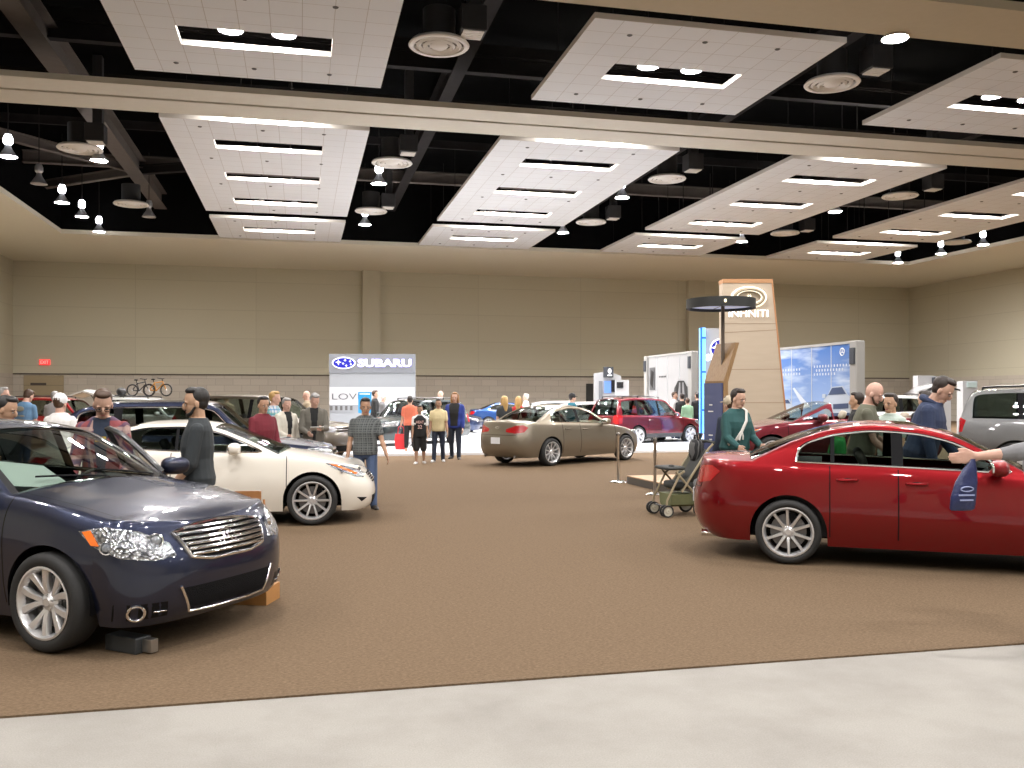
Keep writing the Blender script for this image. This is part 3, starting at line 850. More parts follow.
SKIN = {k: mat('skin_' + k, c, .5, noise=.06, nscale=30) for k, c in dict(light=(.55, .34, .25), tan=(.46, .28, .18), brown=(.35, .20, .125), pink=(.58, .35, .27)).items()}
def cloth(nm, col, rough=.85): return mat('cloth_' + nm, col, rough, noise=.12, nscale=14, bump=.15)
HAIRC = {k: mat('hair_' + k, c, .55, noise=.35, nscale=40) for k, c in dict(black=(.012, .010, .009), brown=(.06, .03, .015), grey=(.30, .29, .28), white=(.6, .58, .55), blond=(.45, .28, .10), red=(.30, .155, .06), dark=(.025, .016, .012)).items()}
M_EYE = mat('eye_dark', (.02, .015, .012), .2); M_EYEW = mat('eye_white', (.42, .39, .36), .3); M_LIP = mat('lips', (.30, .10, .08), .5); M_SOLE = mat('shoe_sole', (.7, .7, .68), .7)

def limb(b, pts, rad, n=10):
    """tapered tube with round ends"""
    P = [Vector(p) for p in pts]
    b.tube(P, rad, n)
    b.ell(P[0], (rad[0],) * 3, 10, 6); b.ell(P[-1], (rad[-1],) * 3, 10, 6)
def densify(P, R, k=3):
    q, r = [], []
    for i in range(len(P) - 1):
        for j in range(k):
            t = j / k; q.append(P[i].lerp(P[i + 1], t)); r.append(R[i] * (1 - t) + R[i + 1] * t)
    return q + [P[-1]], r + [R[-1]]

def person(label, px, Z, ytop, face, h=None, skin='tan', hair='dark', top=('long', None), legs=('long', None), shoe=None,
           lean=0., head=(0., 0.), armL=(6, 5, 14), armR=(6, 5, 14), legL=(2, 0), legR=(-2, 0), long_hair=0., cap=None, glasses=False, beard=False,
           group=None, vox=.009, build=1., extra=None, name='person', at=None, zfeet=0., bald=False, collar=None, topcol=None, inner=None, inner_w=.018):
    """face: heading in degrees in the hall (0 = +x). arm = (forward, out, elbow flex[, inward]). the top of the head is put on the ray (px, ytop)"""
    LN = math.radians(lean)
    hip0 = Vector((0, 0, .52))
    def bend(p, a=LN):   # lean about the hips
        q = p - hip0; return hip0 + Vector((q.x * math.cos(a) + q.z * math.sin(a), q.y, q.z * math.cos(a) - q.x * math.sin(a)))
    # skeleton in units of the height
    J = {}
    for k, y in (('L', 1), ('R', -1)):
        lg = legL if k == 'L' else legR
        a = math.radians(lg[0]); kf = math.radians(lg[1]); out = math.radians(lg[2] if len(lg) > 2 else 2)
        J['hip' + k] = Vector((0, y * .052, .50))
        J['knee' + k] = J['hip' + k] + Vector((math.sin(a), y * math.sin(out), -math.cos(a))) * .235
        J['ank' + k] = J['knee' + k] + Vector((math.sin(a - kf), y * math.sin(out) * .5, -math.cos(a - kf))) * .225
        J['toe' + k] = J['ank' + k] + Vector((.085, y * .02, -.028))
        ar = armL if k == 'L' else armR
        f, o, e = [math.radians(v) for v in ar[:3]]; inw = math.radians(ar[3]) if len(ar) > 3 else 0
        J['sho' + k] = bend(Vector((0, y * .103, .780)))
        up = Vector((math.sin(f) * math.cos(o), y * math.sin(o), -math.cos(f) * math.cos(o)))
        J['elb' + k] = J['sho' + k] + up * .175
        fo = Vector((math.sin(f + e) * math.cos(o), y * math.sin(o), -math.cos(f + e) * math.cos(o)))
        fo = Vector((fo.x * math.cos(inw), fo.y - y * math.sin(inw), fo.z)).normalized()
        J['wri' + k] = J['elb' + k] + fo * .145; J['fdir' + k] = fo
    low = min(J['ankL'].z, J['ankR'].z) - .04
    neck = bend(Vector((0, 0, .845))); hy, hp = math.radians(head[0]), math.radians(head[1]) + LN * .55
    HM = Matrix.Translation(neck) @ Matrix.Rotation(hy, 4, 'Z') @ Matrix.Rotation(hp, 4, 'Y')
    topz = (HM @ Vector((0, 0, .150))).z - low
    ztop = z_at(ytop, Z)
    if h is None: h = (ztop - zfeet) / topz
    S_ = h
    def sc(p): return Vector((p[0], p[1], p[2] - low)) * S_
    def hd(x, y, z): return sc(HM @ Vector((x, y, z)))
    HR = HM.to_3x3().to_4x4()
    bl = build
    def rings(infl, zlo, zhi, M=None):
        # (z, halfwidth, halfdepth, x shift)
        prof = [(.465, .060, .050, 0), (.49, .092, .064, -.004), (.53, .098 * bl, .068 * bl, -.004), (.58, .090 * bl, .062 * bl, 0), (.63, .086 * bl, .062 * bl, .003), (.69, .096 * bl, .068 * bl, .004), (.74, .107 * bl, .072 * bl, .002), (.775, .112, .064, -.002), (.80, .100, .055, -.004), (.82, .074, .046, -.004), (.84, .046, .040, 0)]
        out = []
        for z, w, d, xs in prof:
            if zlo <= z <= zhi:
                r = []
                for k in range(18):
                    a = 2 * PI * k / 18; cx, sy = math.cos(a), math.sin(a)
                    e = .85
                    lo_ = (.010 if infl > .005 and z < .72 else 0)
                    p = Vector((xs + math.copysign(abs(cx) ** e, cx) * (d + infl + lo_), math.copysign(abs(sy) ** e, sy) * (w + infl + lo_), z))
                    r.append(sc(bend(p)))
                out.append(r)
        return out
    # ---- the body, one surface
    b = MB()
    b.loft(rings(0, .46, .9))
    limb(b, *densify([sc(bend(Vector((0, 0, .81)))), sc(HM @ Vector((-.004, 0, .0))), hd(.0, 0, .05)], [.036 * S_, .033 * S_, .033 * S_]))
    b.ell((0, 0, 0), (.056 * S_, .044 * S_, .062 * S_), 18, 12, 0, Matrix.Translation(hd(.006, 0, .088)) @ HR)      # skull
    b.ell((0, 0, 0), (.045 * S_, .038 * S_, .05 * S_), 16, 10, 0, Matrix.Translation(hd(.016, 0, .055)) @ HR)       # face
    b.ell((0, 0, 0), (.022 * S_, .026 * S_, .02 * S_), 12, 8, 0, Matrix.Translation(hd(.035, 0, .018)) @ HR)        # chin
    b.ell((0, 0, 0), (.012 * S_, .009 * S_, .019 * S_), 10, 8, 0, Matrix.Translation(hd(.064, 0, .056)) @ HR)       # nose
    for y in (-1, 1):
        b.ell((0, 0, 0), (.012 * S_, .006 * S_, .019 * S_), 10, 8, 0, Matrix.Translation(hd(.002, y * .045, .062)) @ HR)
        b.ell((0, 0, 0), (.008 * S_, .017 * S_, .006 * S_), 10, 6, 0, Matrix.Translation(hd(.054, y * .017, .079)) @ HR)  # brow
    for k, y in (('L', 1), ('R', -1)):
        limb(b, *densify([sc(J['sho' + k]), sc(J['sho' + k].lerp(J['elb' + k], .4)), sc(J['elb' + k])], [.028 * S_, .027 * S_, .022 * S_]))
        limb(b, *densify([sc(J['elb' + k]), sc(J['elb' + k].lerp(J['wri' + k], .3)), sc(J['wri' + k])], [.022 * S_, .0235 * S_, .0155 * S_]))
        limb(b, *densify([sc(J['hip' + k]), sc(J['knee' + k]), sc(J['knee' + k].lerp(J['ank' + k], .3)), sc(J['ank' + k])], [.050 * S_, .033 * S_, .034 * S_, .020 * S_]))
        limb(b, [sc(J['ank' + k] + Vector((-.012, 0, -.022))), sc(J['toe' + k])], [.020 * S_, .014 * S_])
        # hand: palm, four fingers, thumb
        d = J['fdir' + k]; side = Vector((0, y, 0)); side = (side - d * side.dot(d)).normalized(); fr = d.cross(side) * y
        if fr.x < 0: fr = -fr
        w = J['wri' + k]
        wid = fr; nrm = side     # fingers are spread along wid, palm faces the thigh
        for q in range(-2, 3): limb(b, [sc(w + wid * q * .005), sc(w + d * .045 + wid * q * .0088)], [.0085 * S_, .0085 * S_], 8)
        for q, ln in ((-1.5, .034), (-.5, .042), (.5, .045), (1.5, .040)):
            a0 = w + d * .048 + wid * q * .0112
            a1 = a0 + d * ln * .5 - nrm * .004; a2 = a1 + d * ln * .5 - nrm * .014
            limb(b, [sc(a0), sc(a1), sc(a2)], [.0058 * S_, .0052 * S_, .0044 * S_], 8)
        t0 = w + d * .016 + wid * .016; limb(b, [sc(t0), sc(t0 + d * .02 + wid * .014), sc(t0 + d * .042 + wid * .016 - nrm * .006)], [.008 * S_, .0066 * S_, .0054 * S_], 8)
    body = remesh(b, vox * .85, 2, None, [SKIN[skin]], name)
    tag(body, label, 'person', group)
    # ---- clothes
    kind, cm = top
    if kind:
        c = MB(); infl = .007 if kind != 'jacket' else .012
        rr = rings(infl, .48 if kind != 'jacket' else .46, .845 if not inner else .842); c.loft(rr)
        for k in 'LR':
            if kind == 'tank':
                limb(c, [sc(J['sho' + k].lerp(bend(Vector((0, 0, .8))), .35)), sc(J['sho' + k].lerp(bend(Vector((0, 0, .8))), .12))], [.036 * S_, .036 * S_]); continue
            e = {'short': .62, 'long': 1, 'jacket': 1, 'rolled': 1}[kind]
            limb(c, *densify([sc(J['sho' + k]), sc(J['sho' + k].lerp(J['elb' + k], e))], [(.029 + infl) * S_, (.030 + infl * .6) * S_]))
            if kind in ('long', 'jacket', 'rolled'):
                limb(c, *densify([sc(J['elb' + k]), sc(J['elb' + k].lerp(J['wri' + k], .35 if kind == 'rolled' else .93))], [(.029 + infl * .5) * S_, (.021 + infl * .5) * S_]))
        colf = None; ms = [cm]
        if inner:
            ms = [cm, inner]
            fwd = bend(Vector((1, 0, .52))) - bend(Vector((0, 0, .52)))
            def colf(p):
                zz = p[2] / S_ + low
                q = Vector(p) / S_ + Vector((0, 0, low)); q = hip0 + Vector(((q - hip0).x * math.cos(LN) - (q - hip0).z * math.sin(LN), q.y, (q - hip0).z * math.cos(LN) + (q - hip0).x * math.sin(LN)))
                return q.x > .03 and abs(q.y) < inner_w + max(0, q.z - .55) * .09 and q.z > .5
        remesh(c, vox, 2, colf, ms, 'jacket' if kind == 'jacket' else 'shirt', body)
        if collar:
            q = MB(); q.tube([sc(bend(Vector((.040 * math.cos(a) + .002, .044 * math.sin(a), .838 + .006 * math.cos(a))))) for a in np.linspace(0, 2 * PI, 17)[:-1]], .012 * S_, 8, True); q.build('collar', collar, body)
    lk, lm = legs
    if lk:
        c = MB(); c.loft(rings(.004, .46, .56))
        for k in 'LR':
            K = J['knee' + k]
            if lk == 'long':
                limb(c, *densify([sc(J['hip' + k]), sc(K), sc(J['ank' + k] + Vector((0, 0, .0)))], [.056 * S_, .042 * S_, .032 * S_]))
            elif lk == 'shorts':
                limb(c, *densify([sc(J['hip' + k]), sc(J['hip' + k].lerp(K, 1.0))], [.062 * S_, .060 * S_]))
            elif lk == 'capri':
                limb(c, *densify([sc(J['hip' + k]), sc(K), sc(K.lerp(J['ank' + k], .6))], [.056 * S_, .042 * S_, .036 * S_]))
        remesh(c, vox, 2, None, [lm], 'trousers' if lk == 'long' else 'shorts', body)
    if shoe:
        for k in 'LR':
            c = MB(); limb(c, [sc(J['ank' + k] + Vector((-.016, 0, -.018))), sc(J['toe' + k] + Vector((-.02, 0, .003))), sc(J['toe' + k] + Vector((.006, 0, -.002)))], [.027 * S_, .023 * S_, .019 * S_])
            c.v = [(p[0], p[1], max(p[2], .002)) for p in c.v]
            remesh(c, .008, 1, None, [shoe], 'shoe', body)
    # ---- hair, face
    if hair and not bald:
        c = MB(); HT = Matrix.Translation(hd(-.012, 0, .102)) @ HR
        c.ell((0, 0, 0), (.0545 * S_, .0485 * S_, .054 * S_), 18, 12, 0, HT)
        c.ell((0, 0, 0), (.036 * S_, .041 * S_, .021 * S_), 14, 10, 0, Matrix.Translation(hd(.020, 0, .137)) @ HR)
        c.ell((0, 0, 0), (.038 * S_, .0435 * S_, .042 * S_), 14, 10, 0, Matrix.Translation(hd(-.018, 0, .072)) @ HR)
        c.v = [p for p in c.v]
        if long_hair:
            limb(c, *densify([hd(-.03, 0, .09), hd(-.042, 0, .02), hd(-.05, 0, .02 - long_hair)], [.048 * S_, .05 * S_, .034 * S_]))
            for y in (-1, 1): limb(c, *densify([hd(.0, y * .04, .11), hd(.008, y * .048, .04), hd(-.005, y * .05, -long_hair * .6)], [.02 * S_, .022 * S_, .016 * S_]))
        o = remesh(c, max(vox * .8, .006), 1, None, [HAIRC[hair]], 'hair', body)
    if False:
        c = MB()
        c.tube([hd(-.004 - .052 * math.cos(a), .045 * math.sin(a), .075) for a in np.linspace(-1.35, 1.35, 14)], .012 * S_, 8, flat=1.)
        c.build('hair', HAIRC[hair], body)
    if cap:
        c = MB(); HT = Matrix.Translation(hd(0, 0, .10)) @ HR
        c.ell((0, 0, .004 * S_), (.066 * S_, .054 * S_, .058 * S_), 18, 12, 0, HT)
        c.v = [p for p in c.v]
        M = Matrix.Translation(hd(0.05, 0, .098)) @ HR
        c.ell((.012 * S_, 0, 0), (.05 * S_, .045 * S_, .006 * S_), 14, 6, 0, M)
        c.build('cap', cap, body)
    if vox < .012:
        for y in (1, -1):
            c = MB(); c.ell((0, 0, 0), (.004 * S_, .0085 * S_, .0042 * S_), 10, 6, 0, Matrix.Translation(hd(.0575, y * .019, .066)) @ HR)
            c.ell((0, 0, 0), (.003 * S_, .0042 * S_, .0042 * S_), 8, 6, 1, Matrix.Translation(hd(.0605, y * .019, .066)) @ HR)
            c.build('eye', [M_EYEW, M_EYE], body)
            if hair or bald:
                c = MB(); c.tube([hd(.0575, y * .007, .0785), hd(.061, y * .018, .082), hd(.053, y * .031, .0785)], .0028 * S_, 6); c.build('eyebrow', HAIRC[hair or 'brown'], body)
        c = MB(); c.ell((0, 0, 0), (.004 * S_, .014 * S_, .0045 * S_), 10, 6, 0, Matrix.Translation(hd(.0565, 0, .029)) @ HR); c.build('mouth', M_LIP, body)
        if beard:
            c = MB(); limb(c, *densify([hd(.014, .039, .05), hd(.034, .030, .020), hd(.049, 0, .012), hd(.034, -.030, .020), hd(.014, -.039, .05)], [.0065 * S_, .009 * S_, .013 * S_, .009 * S_, .0065 * S_]))
            c.ell((0, 0, 0), (.008 * S_, .02 * S_, .005 * S_), 10, 6, 0, Matrix.Translation(hd(.054, 0, .040)) @ HR)
            remesh(c, .007, 1, None, [HAIRC[hair or 'dark']], 'beard', body)
        if glasses:
            c = MB()
            for y in (1, -1):
                c.tube([hd(.068, y * .02 + .013 * math.cos(a), .066 + .009 * math.sin(a)) for a in np.linspace(0, 2 * PI, 13)[:-1]], .0018 * S_, 6, True)
                c.tube([hd(.068, y * .033, .068), hd(.0, y * .047, .07)], .0016 * S_, 6)
            c.build('glasses', M_BLACK, body)
    a = math.radians(face); Rz = Matrix.Rotation(a, 3, 'Z')
    tip = hd(.0, 0, .150)
    if at is None:
        P = at_depth(px, ytop, Z); off = Rz @ tip
        body.location = (P.x - off.x, P.y - off.y, zfeet)
    else: body.location = at
    body.rotation_euler = (0, 0, a)
    info = dict(h=S_, sc=sc, hd=hd, J={k: (Matrix.Translation(body.location) @ Matrix.Rotation(a, 4, 'Z')) @ sc(v) for k, v in J.items() if not k.startswith('fdir')}, bend=bend, M=Matrix.Translation(body.location) @ Matrix.Rotation(a, 4, 'Z'))
    if extra: extra(body, info)
    return body, info
# ------------------------------------------------------------------ the hall
K = CAMH / 1.75
ZC = CAMH + 8.45 * K            # underside of the panels, the beams and the perimeter soffit
YB, XL, XR_ = 62 * K, -17.3 * K, 46 * K
def box_obj(name, lo, hi, m, kind='structure'):
    b = MB(); b.box([(a + c) / 2 for a, c in zip(lo, hi)], [c - a for a, c in zip(lo, hi)])
    return tag(b.build(name, m, smooth=0), kind=kind)

def _carpet(nt, b, N, L):
    tc = N('ShaderNodeTexCoord'); n1 = N('ShaderNodeTexNoise', Scale=70., Detail=4., Roughness=.75); n2 = N('ShaderNodeTexNoise', Scale=.35, Detail=2.)
    mp = N('ShaderNodeMapping'); mp.inputs['Scale'].default_value = (.55, 1.6, 1)
    L(tc.outputs['Object'], mp.inputs[0]); L(mp.outputs[0], n1.inputs['Vector']); L(tc.outputs['Object'], n2.inputs['Vector'])
    cr = N('ShaderNodeValToRGB'); cr.color_ramp.elements[0].position = .32; cr.color_ramp.elements[1].position = .68
    cr.color_ramp.elements[0].color = (.090, .060, .036, 1); cr.color_ramp.elements[1].color = (.185, .130, .083, 1)
    mx = N('ShaderNodeMix', _data_type='RGBA', _blend_type='MULTIPLY'); mx.inputs[0].default_value = .35
    L(n1.outputs['Fac'], cr.inputs[0]); L(cr.outputs[0], mx.inputs[6]); L(n2.outputs['Color'], mx.inputs[7])
    mm = N('ShaderNodeVectorMath', _operation='SCALE'); mm.inputs['Scale'].default_value = 1.2
    L(mx.outputs[2], mm.inputs[0])
    bw = N('ShaderNodeMix', _data_type='RGBA'); bw.inputs[0].default_value = .15
    L(cr.outputs[0], bw.inputs[6]); L(n2.outputs['Color'], bw.inputs[7])
    L(cr.outputs[0], b.inputs['Base Color']); b.inputs['Roughness'].default_value = 1.; b.inputs['Specular IOR Level'].default_value = .1
M_CARPET = node_mat('brown_carpet', _carpet)
def _conc(nt, b, N, L):
    tc = N('ShaderNodeTexCoord'); n1 = N('ShaderNodeTexNoise', Scale=1.3, Detail=6., Roughness=.65); n2 = N('ShaderNodeTexNoise', Scale=120., Detail=2.)
    cr = N('ShaderNodeValToRGB'); cr.color_ramp.elements[0].position = .3; cr.color_ramp.elements[1].position = .6
    cr.color_ramp.elements[0].color = (.215, .20, .18, 1); cr.color_ramp.elements[1].color = (.27, .255, .23, 1)
    mx = N('ShaderNodeMix', _data_type='RGBA', _blend_type='SOFT_LIGHT'); mx.inputs[0].default_value = .35
    L(tc.outputs['Object'], n1.inputs['Vector']); L(tc.outputs['Object'], n2.inputs['Vector'])
    L(n1.outputs['Fac'], cr.inputs[0]); L(cr.outputs[0], mx.inputs[6]); L(n2.outputs['Fac'], mx.inputs[7]); L(mx.outputs[2], b.inputs['Base Color'])
    b.inputs['Roughness'].default_value = .8
M_CONC = node_mat('pale_floor_covering', _conc)
def _wall(nt, b, N, L):
    """tan panels above, grey-brown coursed block below"""
    tc = N('ShaderNodeTexCoord'); sp = N('ShaderNodeSeparateXYZ'); L(tc.outputs['Object'], sp.inputs[0])
    ad = N('ShaderNodeMath', _operation='ADD'); L(sp.outputs['X'], ad.inputs[0]); L(sp.outputs['Y'], ad.inputs[1])
    cb = N('ShaderNodeCombineXYZ'); L(ad.outputs[0], cb.inputs[0]); L(sp.outputs['Z'], cb.inputs[1])
    br = N('ShaderNodeTexBrick', Scale=1.); br.inputs['Brick Width'].default_value = 1.1; br.inputs['Row Height'].default_value = .42; br.inputs['Mortar Size'].default_value = .012
    br.inputs['Color1'].default_value = (.50, .455, .39, 1); br.inputs['Color2'].default_value = (.56, .51, .44, 1); br.inputs['Mortar'].default_value = (.38, .34, .29, 1)
    L(cb.outputs[0], br.inputs['Vector'])
    b2 = N('ShaderNodeTexBrick', Scale=1.); b2.inputs['Brick Width'].default_value = 7.4; b2.inputs['Row Height'].default_value = 1.85; b2.inputs['Mortar Size'].default_value = .02; b2.offset = 0
    b2.inputs['Color1'].default_value = (.55, .52, .405, 1); b2.inputs['Color2'].default_value = (.575, .545, .425, 1); b2.inputs['Mortar'].default_value = (.49, .46, .355, 1)
    L(cb.outputs[0], b2.inputs['Vector'])
    n = N('ShaderNodeTexNoise', Scale=40., Detail=3.); L(tc.outputs['Object'], n.inputs['Vector'])
    gt = N('ShaderNodeMath', _operation='GREATER_THAN'); gt.inputs[1].default_value = 3.19; L(sp.outputs['Z'], gt.inputs[0])
    mx = N('ShaderNodeMix', _data_type='RGBA'); L(gt.outputs[0], mx.inputs[0]); L(br.outputs['Color'], mx.inputs[6]); L(b2.outputs['Color'], mx.inputs[7])
    m2 = N('ShaderNodeMix', _data_type='RGBA', _blend_type='SOFT_LIGHT'); m2.inputs[0].default_value = .45; L(mx.outputs[2], m2.inputs[6]); L(n.outputs['Fac'], m2.inputs[7])
    L(m2.outputs[2], b.inputs['Base Color']); b.inputs['Roughness'].default_value = .9
M_WALL = node_mat('tan_wall', _wall)
M_PILA = mat('pilaster_tan', (.53, .50, .39), .9, noise=.06, nscale=30)
M_SOFFIT = mat('soffit_cream', (.74, .70, .58), .9, noise=.04, nscale=6)
M_BEAM = mat('beam_cream', (.60, .57, .49), .85, noise=.04, nscale=6)
M_DECK = mat('black_deck', (.004, .004, .004), .95, spec=0., noise=.2, nscale=2)
M_STEEL = mat('dark_steel', (.10, .085, .075), .75, spec=.1, noise=.15, nscale=3)
M_STEELB = mat('blackened_steel', (.022, .02, .02), .85, spec=.05, noise=.2, nscale=3)
M_DUCT = mat('black_duct', (.018, .017, .017), .7, noise=.2, nscale=4)
def _tile(nt, b, N, L):
    tc = N('ShaderNodeTexCoord'); br = N('ShaderNodeTexBrick', Scale=1.); br.offset = 0.
    br.inputs['Brick Width'].default_value = .70; br.inputs['Row Height'].default_value = .70; br.inputs['Mortar Size'].default_value = .008
    br.inputs['Color1'].default_value = (.74, .76, .78, 1); br.inputs['Color2'].default_value = (.72, .74, .76, 1); br.inputs['Mortar'].default_value = (.50, .48, .46, 1)
    L(tc.outputs['Object'], br.inputs['Vector']); L(br.outputs['Color'], b.inputs['Base Color']); b.inputs['Roughness'].default_value = .9
M_TILE = node_mat('acoustic_tile', _tile)
M_WHITEP = mat('white_enamel', (.78, .76, .72), .5)

# floor, carpet, walls, ceiling
box_obj('floor', (XL - 1, -14, -.3), (XR_ + 1, YB + 1, 0), M_CONC)
box_obj('carpet', (XL - .1, 5.47 * K, 0), (XR_ + .1, YB, .012), M_CARPET)
box_obj('wall_back', (XL - 1, YB, 0), (XR_ + 1, YB + .4, 13.6), M_WALL)
box_obj('wall_left', (XL - .4, -14, 0), (XL, YB, 13.6), M_WALL)
box_obj('wall_right', (XR_, -14, 0), (XR_ + .4, YB, 13.6), M_WALL)
box_obj('ceiling', (XL - 1, -14, 13.5), (XR_ + 1, YB + 1, 13.7), M_DECK)
sx0, sx1, sy1 = -12.0 * K, 38.0 * K, 51.2 * K
box_obj('trim_1', (XL, -14, ZC), (sx0, YB, ZC + .22), M_SOFFIT)
box_obj('trim_2', (sx1, -14, ZC), (XR_, YB, ZC + .22), M_SOFFIT)
box_obj('trim_3', (sx0, sy1, ZC), (sx1, YB, ZC + .22), M_SOFFIT)
def beam(name, y0, y1):
    b = MB(); ym = (y0 + y1) / 2 - .1; h = .16
    b.box(((sx0 + sx1) / 2, (y0 + ym - .09) / 2, ZC + h / 2), (sx1 - sx0, ym - .09 - y0, h))
    b.box(((sx0 + sx1) / 2, (y1 + ym + .09) / 2, ZC + h / 2), (sx1 - sx0, y1 - ym - .09, h))
    b.box(((sx0 + sx1) / 2, ym, ZC + h / 2 + .03), (sx1 - sx0, .2, h - .06), 1)
    return tag(b.build(name, [M_BEAM, mat('track_grey', (.25, .24, .22), .5)], smooth=0), kind='structure')
for k_, (lo, hi) in enumerate((((XL, sy1 + .05, ZC + .2), (XR_, sy1 + .15, 13.5)), ((sx0 - .15, -14, ZC + .2), (sx0 - .05, sy1, 13.5)), ((sx1 + .05, -14, ZC + .2), (sx1 + .15, sy1, 13.5)))): box_obj('trim_%d' % (60 + k_), lo, hi, M_DECK)
box_obj('wall_front', (XL - 1, -14.4, 0), (XR_ + 1, -14, 13.6), M_WALL)
beam('trim_4', 26.4 * K, 28.8 * K)
box_obj('trim_5', (sx0, 16.95 * K, ZC), (sx1, 18.8 * K, ZC + .2), mat('near_beam_tan', (.47, .40, .28), .85, noise=.04, nscale=6))
def wall_x(px): 
    r = ray(px, HY); return r[0] / r[1] * YB
for i, (a, b_) in enumerate(((362, 380), (686, 702))):
    x0, x1 = wall_x(a), wall_x(b_); box_obj('trim_%d' % (6 + i), (x0, YB - .5, 0), (x1, YB, ZC), M_PILA)
box_obj('trim_8', (XL, YB - .05, 3.15), (XR_, YB, 3.23), mat('ledge_shadow', (.12, .10, .08), .9))  # dark strip painting in the shadow line where the upper wall begins
# overhead door in the lower wall, with handle plate
b = MB(); x0, x1 = wall_x(24), wall_x(64); b.box(((x0 + x1) / 2, YB - .06, 1.55), (x1 - x0, .08, 3.1))
for k in range(1, 5): b.box(((x0 + x1) / 2, YB - .105, k * .62), (x1 - x0, .012, .03), 1)
o = tag(b.build('door_1', [mat('door_buff', (.37, .30, .19), .8, noise=.05), mat('door_groove', (.22, .18, .12), .8)], smooth=0), kind='structure')
MB().box(((x0 + x1) / 2 - .3, YB - .11, 2.55), (.9, .02, .16)).build('door_sign', M_STEEL, o, smooth=0)
b = MB(); x0, x1 = wall_x(586), wall_x(593); b.box(((x0 + x1) / 2, YB - .05, 1.35), (x1 - x0, .08, 2.7))
o = tag(b.build('door_2', mat('door_black', (.03, .03, .028), .7), smooth=0), kind='structure')
MB().tube([(x0 + .06, YB - .12, 1.0), (x0 + .06, YB - .12, 1.35)], .02, 6).build('door_handle', M_CHROME, o)
# roof steel above the panels
nst = 9
def steel(pts, w, h, dark=False):
    global nst
    b = MB(); a, c = Vector(pts[0]), Vector(pts[1]); d = c - a; L_ = d.length
    M = Matrix.Translation((a + c) / 2) @ d.to_track_quat('X', 'Z').to_matrix().to_4x4()
    b.box((0, 0, -h / 2), (L_, w, .05), 0, M); b.box((0, 0, h / 2), (L_, w, .05), 0, M); b.box((0, 0, 0), (L_, .08, h), 0, M)
    tag(b.build('trim_%d' % nst, M_STEELB if dark else M_STEEL, smooth=0), kind='structure'); nst += 1
ZT = 12.1
bx = on_plane(140, 172, ZT).x
gaps = [bx, (2.1 + 6.4) / 2 * K, (12.7 + 17) / 2 * K, (23.3 + 27.6) / 2 * K, 35.5 * K]
steel([(gaps[0], 4, ZT), (gaps[0], sy1, ZT)], .62, .8)
for g in gaps[1:4]: steel([(g + .7, 4, ZT + .4), (g + .7, sy1, ZT + .4)], .45, .7, True)
yn = on_plane(135, 170, ZT).y
for y in (yn - 15.5, yn, yn + 10): steel([(sx0, y, ZT + .35), (sx1, y, ZT + .35)], .3, .5, y != yn)
for y in (yn, ):
    steel([(gaps[0], y, ZT), (sx0 - .5, y - 6.2, ZT)], .28, .35); steel([(gaps[0], y, ZT), (sx0 - .3, y + 4.2, ZT)], .28, .35)
    steel([(gaps[0], y, ZT), (gaps[0] + 5, y - 2.5, ZT)], .28, .35, True)
for k in range(7):
    steel([(sx0, 12 + k * 5.6, 12.9), (sx1, 12 + k * 5.6, 12.9)], .12, .3, True)

# ---- suspended panels with slots
PX = [-4.15 * K, 6.4 * K, 17.0 * K, 27.6 * K]; PW = 6.3 * K
ROWS = [(19.4 * K, 25.15 * K, [(21.95 * K, 23.1 * K)]), (29.25 * K, 43.45 * K, [(31.4 * K, 32.5 * K), (35.9 * K, 37.05 * K), (40.4 * K, 41.5 * K)]), (44.95 * K, 50.6 * K, [(47.2 * K, 48.35 * K)])]
CN = ['leftmost', 'second from left', 'third from left', 'rightmost']; RN = ['nearest', 'middle', 'farthest']
M_LAMP = mat('lamp_glow', (1, 1, 1), .5, emit=(1, .96, .93), es=520.)
M_LAMPW = mat('lamp_bulb', (1, 1, 1), .5, emit=(.93, .93, 1), es=18.)
M_REFL = mat('lamp_reflector', (.5, .5, .52), .35, .6)
M_DRYD = mat('dark_spot', (.10, .10, .10), .8)
def slab(x0, x1, y0, y1, z0, z1, holes):
    xs = sorted({x0, x1, *[h[0] for h in holes], *[h[1] for h in holes]}); ys = sorted({y0, y1, *[h[2] for h in holes], *[h[3] for h in holes]})
    solid = lambda i, j: 0 <= i < len(xs) - 1 and 0 <= j < len(ys) - 1 and not any(h[0] - 1e-6 <= xs[i] and xs[i + 1] <= h[1] + 1e-6 and h[2] - 1e-6 <= ys[j] and ys[j + 1] <= h[3] + 1e-6 for h in holes)
    b = MB()
    for i in range(len(xs) - 1):
        for j in range(len(ys) - 1):
            if not solid(i, j): continue
            a, c, d, e = xs[i], xs[i + 1], ys[j], ys[j + 1]
            b.add([(a, d, z0), (c, d, z0), (c, e, z0), (a, e, z0)], [(0, 3, 2, 1)]); b.add([(a, d, z1), (c, d, z1), (c, e, z1), (a, e, z1)], [(0, 1, 2, 3)])
            for (u, v, p, q) in ((i - 1, j, (a, d), (a, e)), (i + 1, j, (c, d), (c, e)), (i, j - 1, (a, d), (c, d)), (i, j + 1, (a, e), (c, e))):
                if not solid(u, v): b.add([(*p, z0), (*q, z0), (*q, z1), (*p, z1)], [(0, 1, 2, 3)], 1)
    return b
protoDL = None
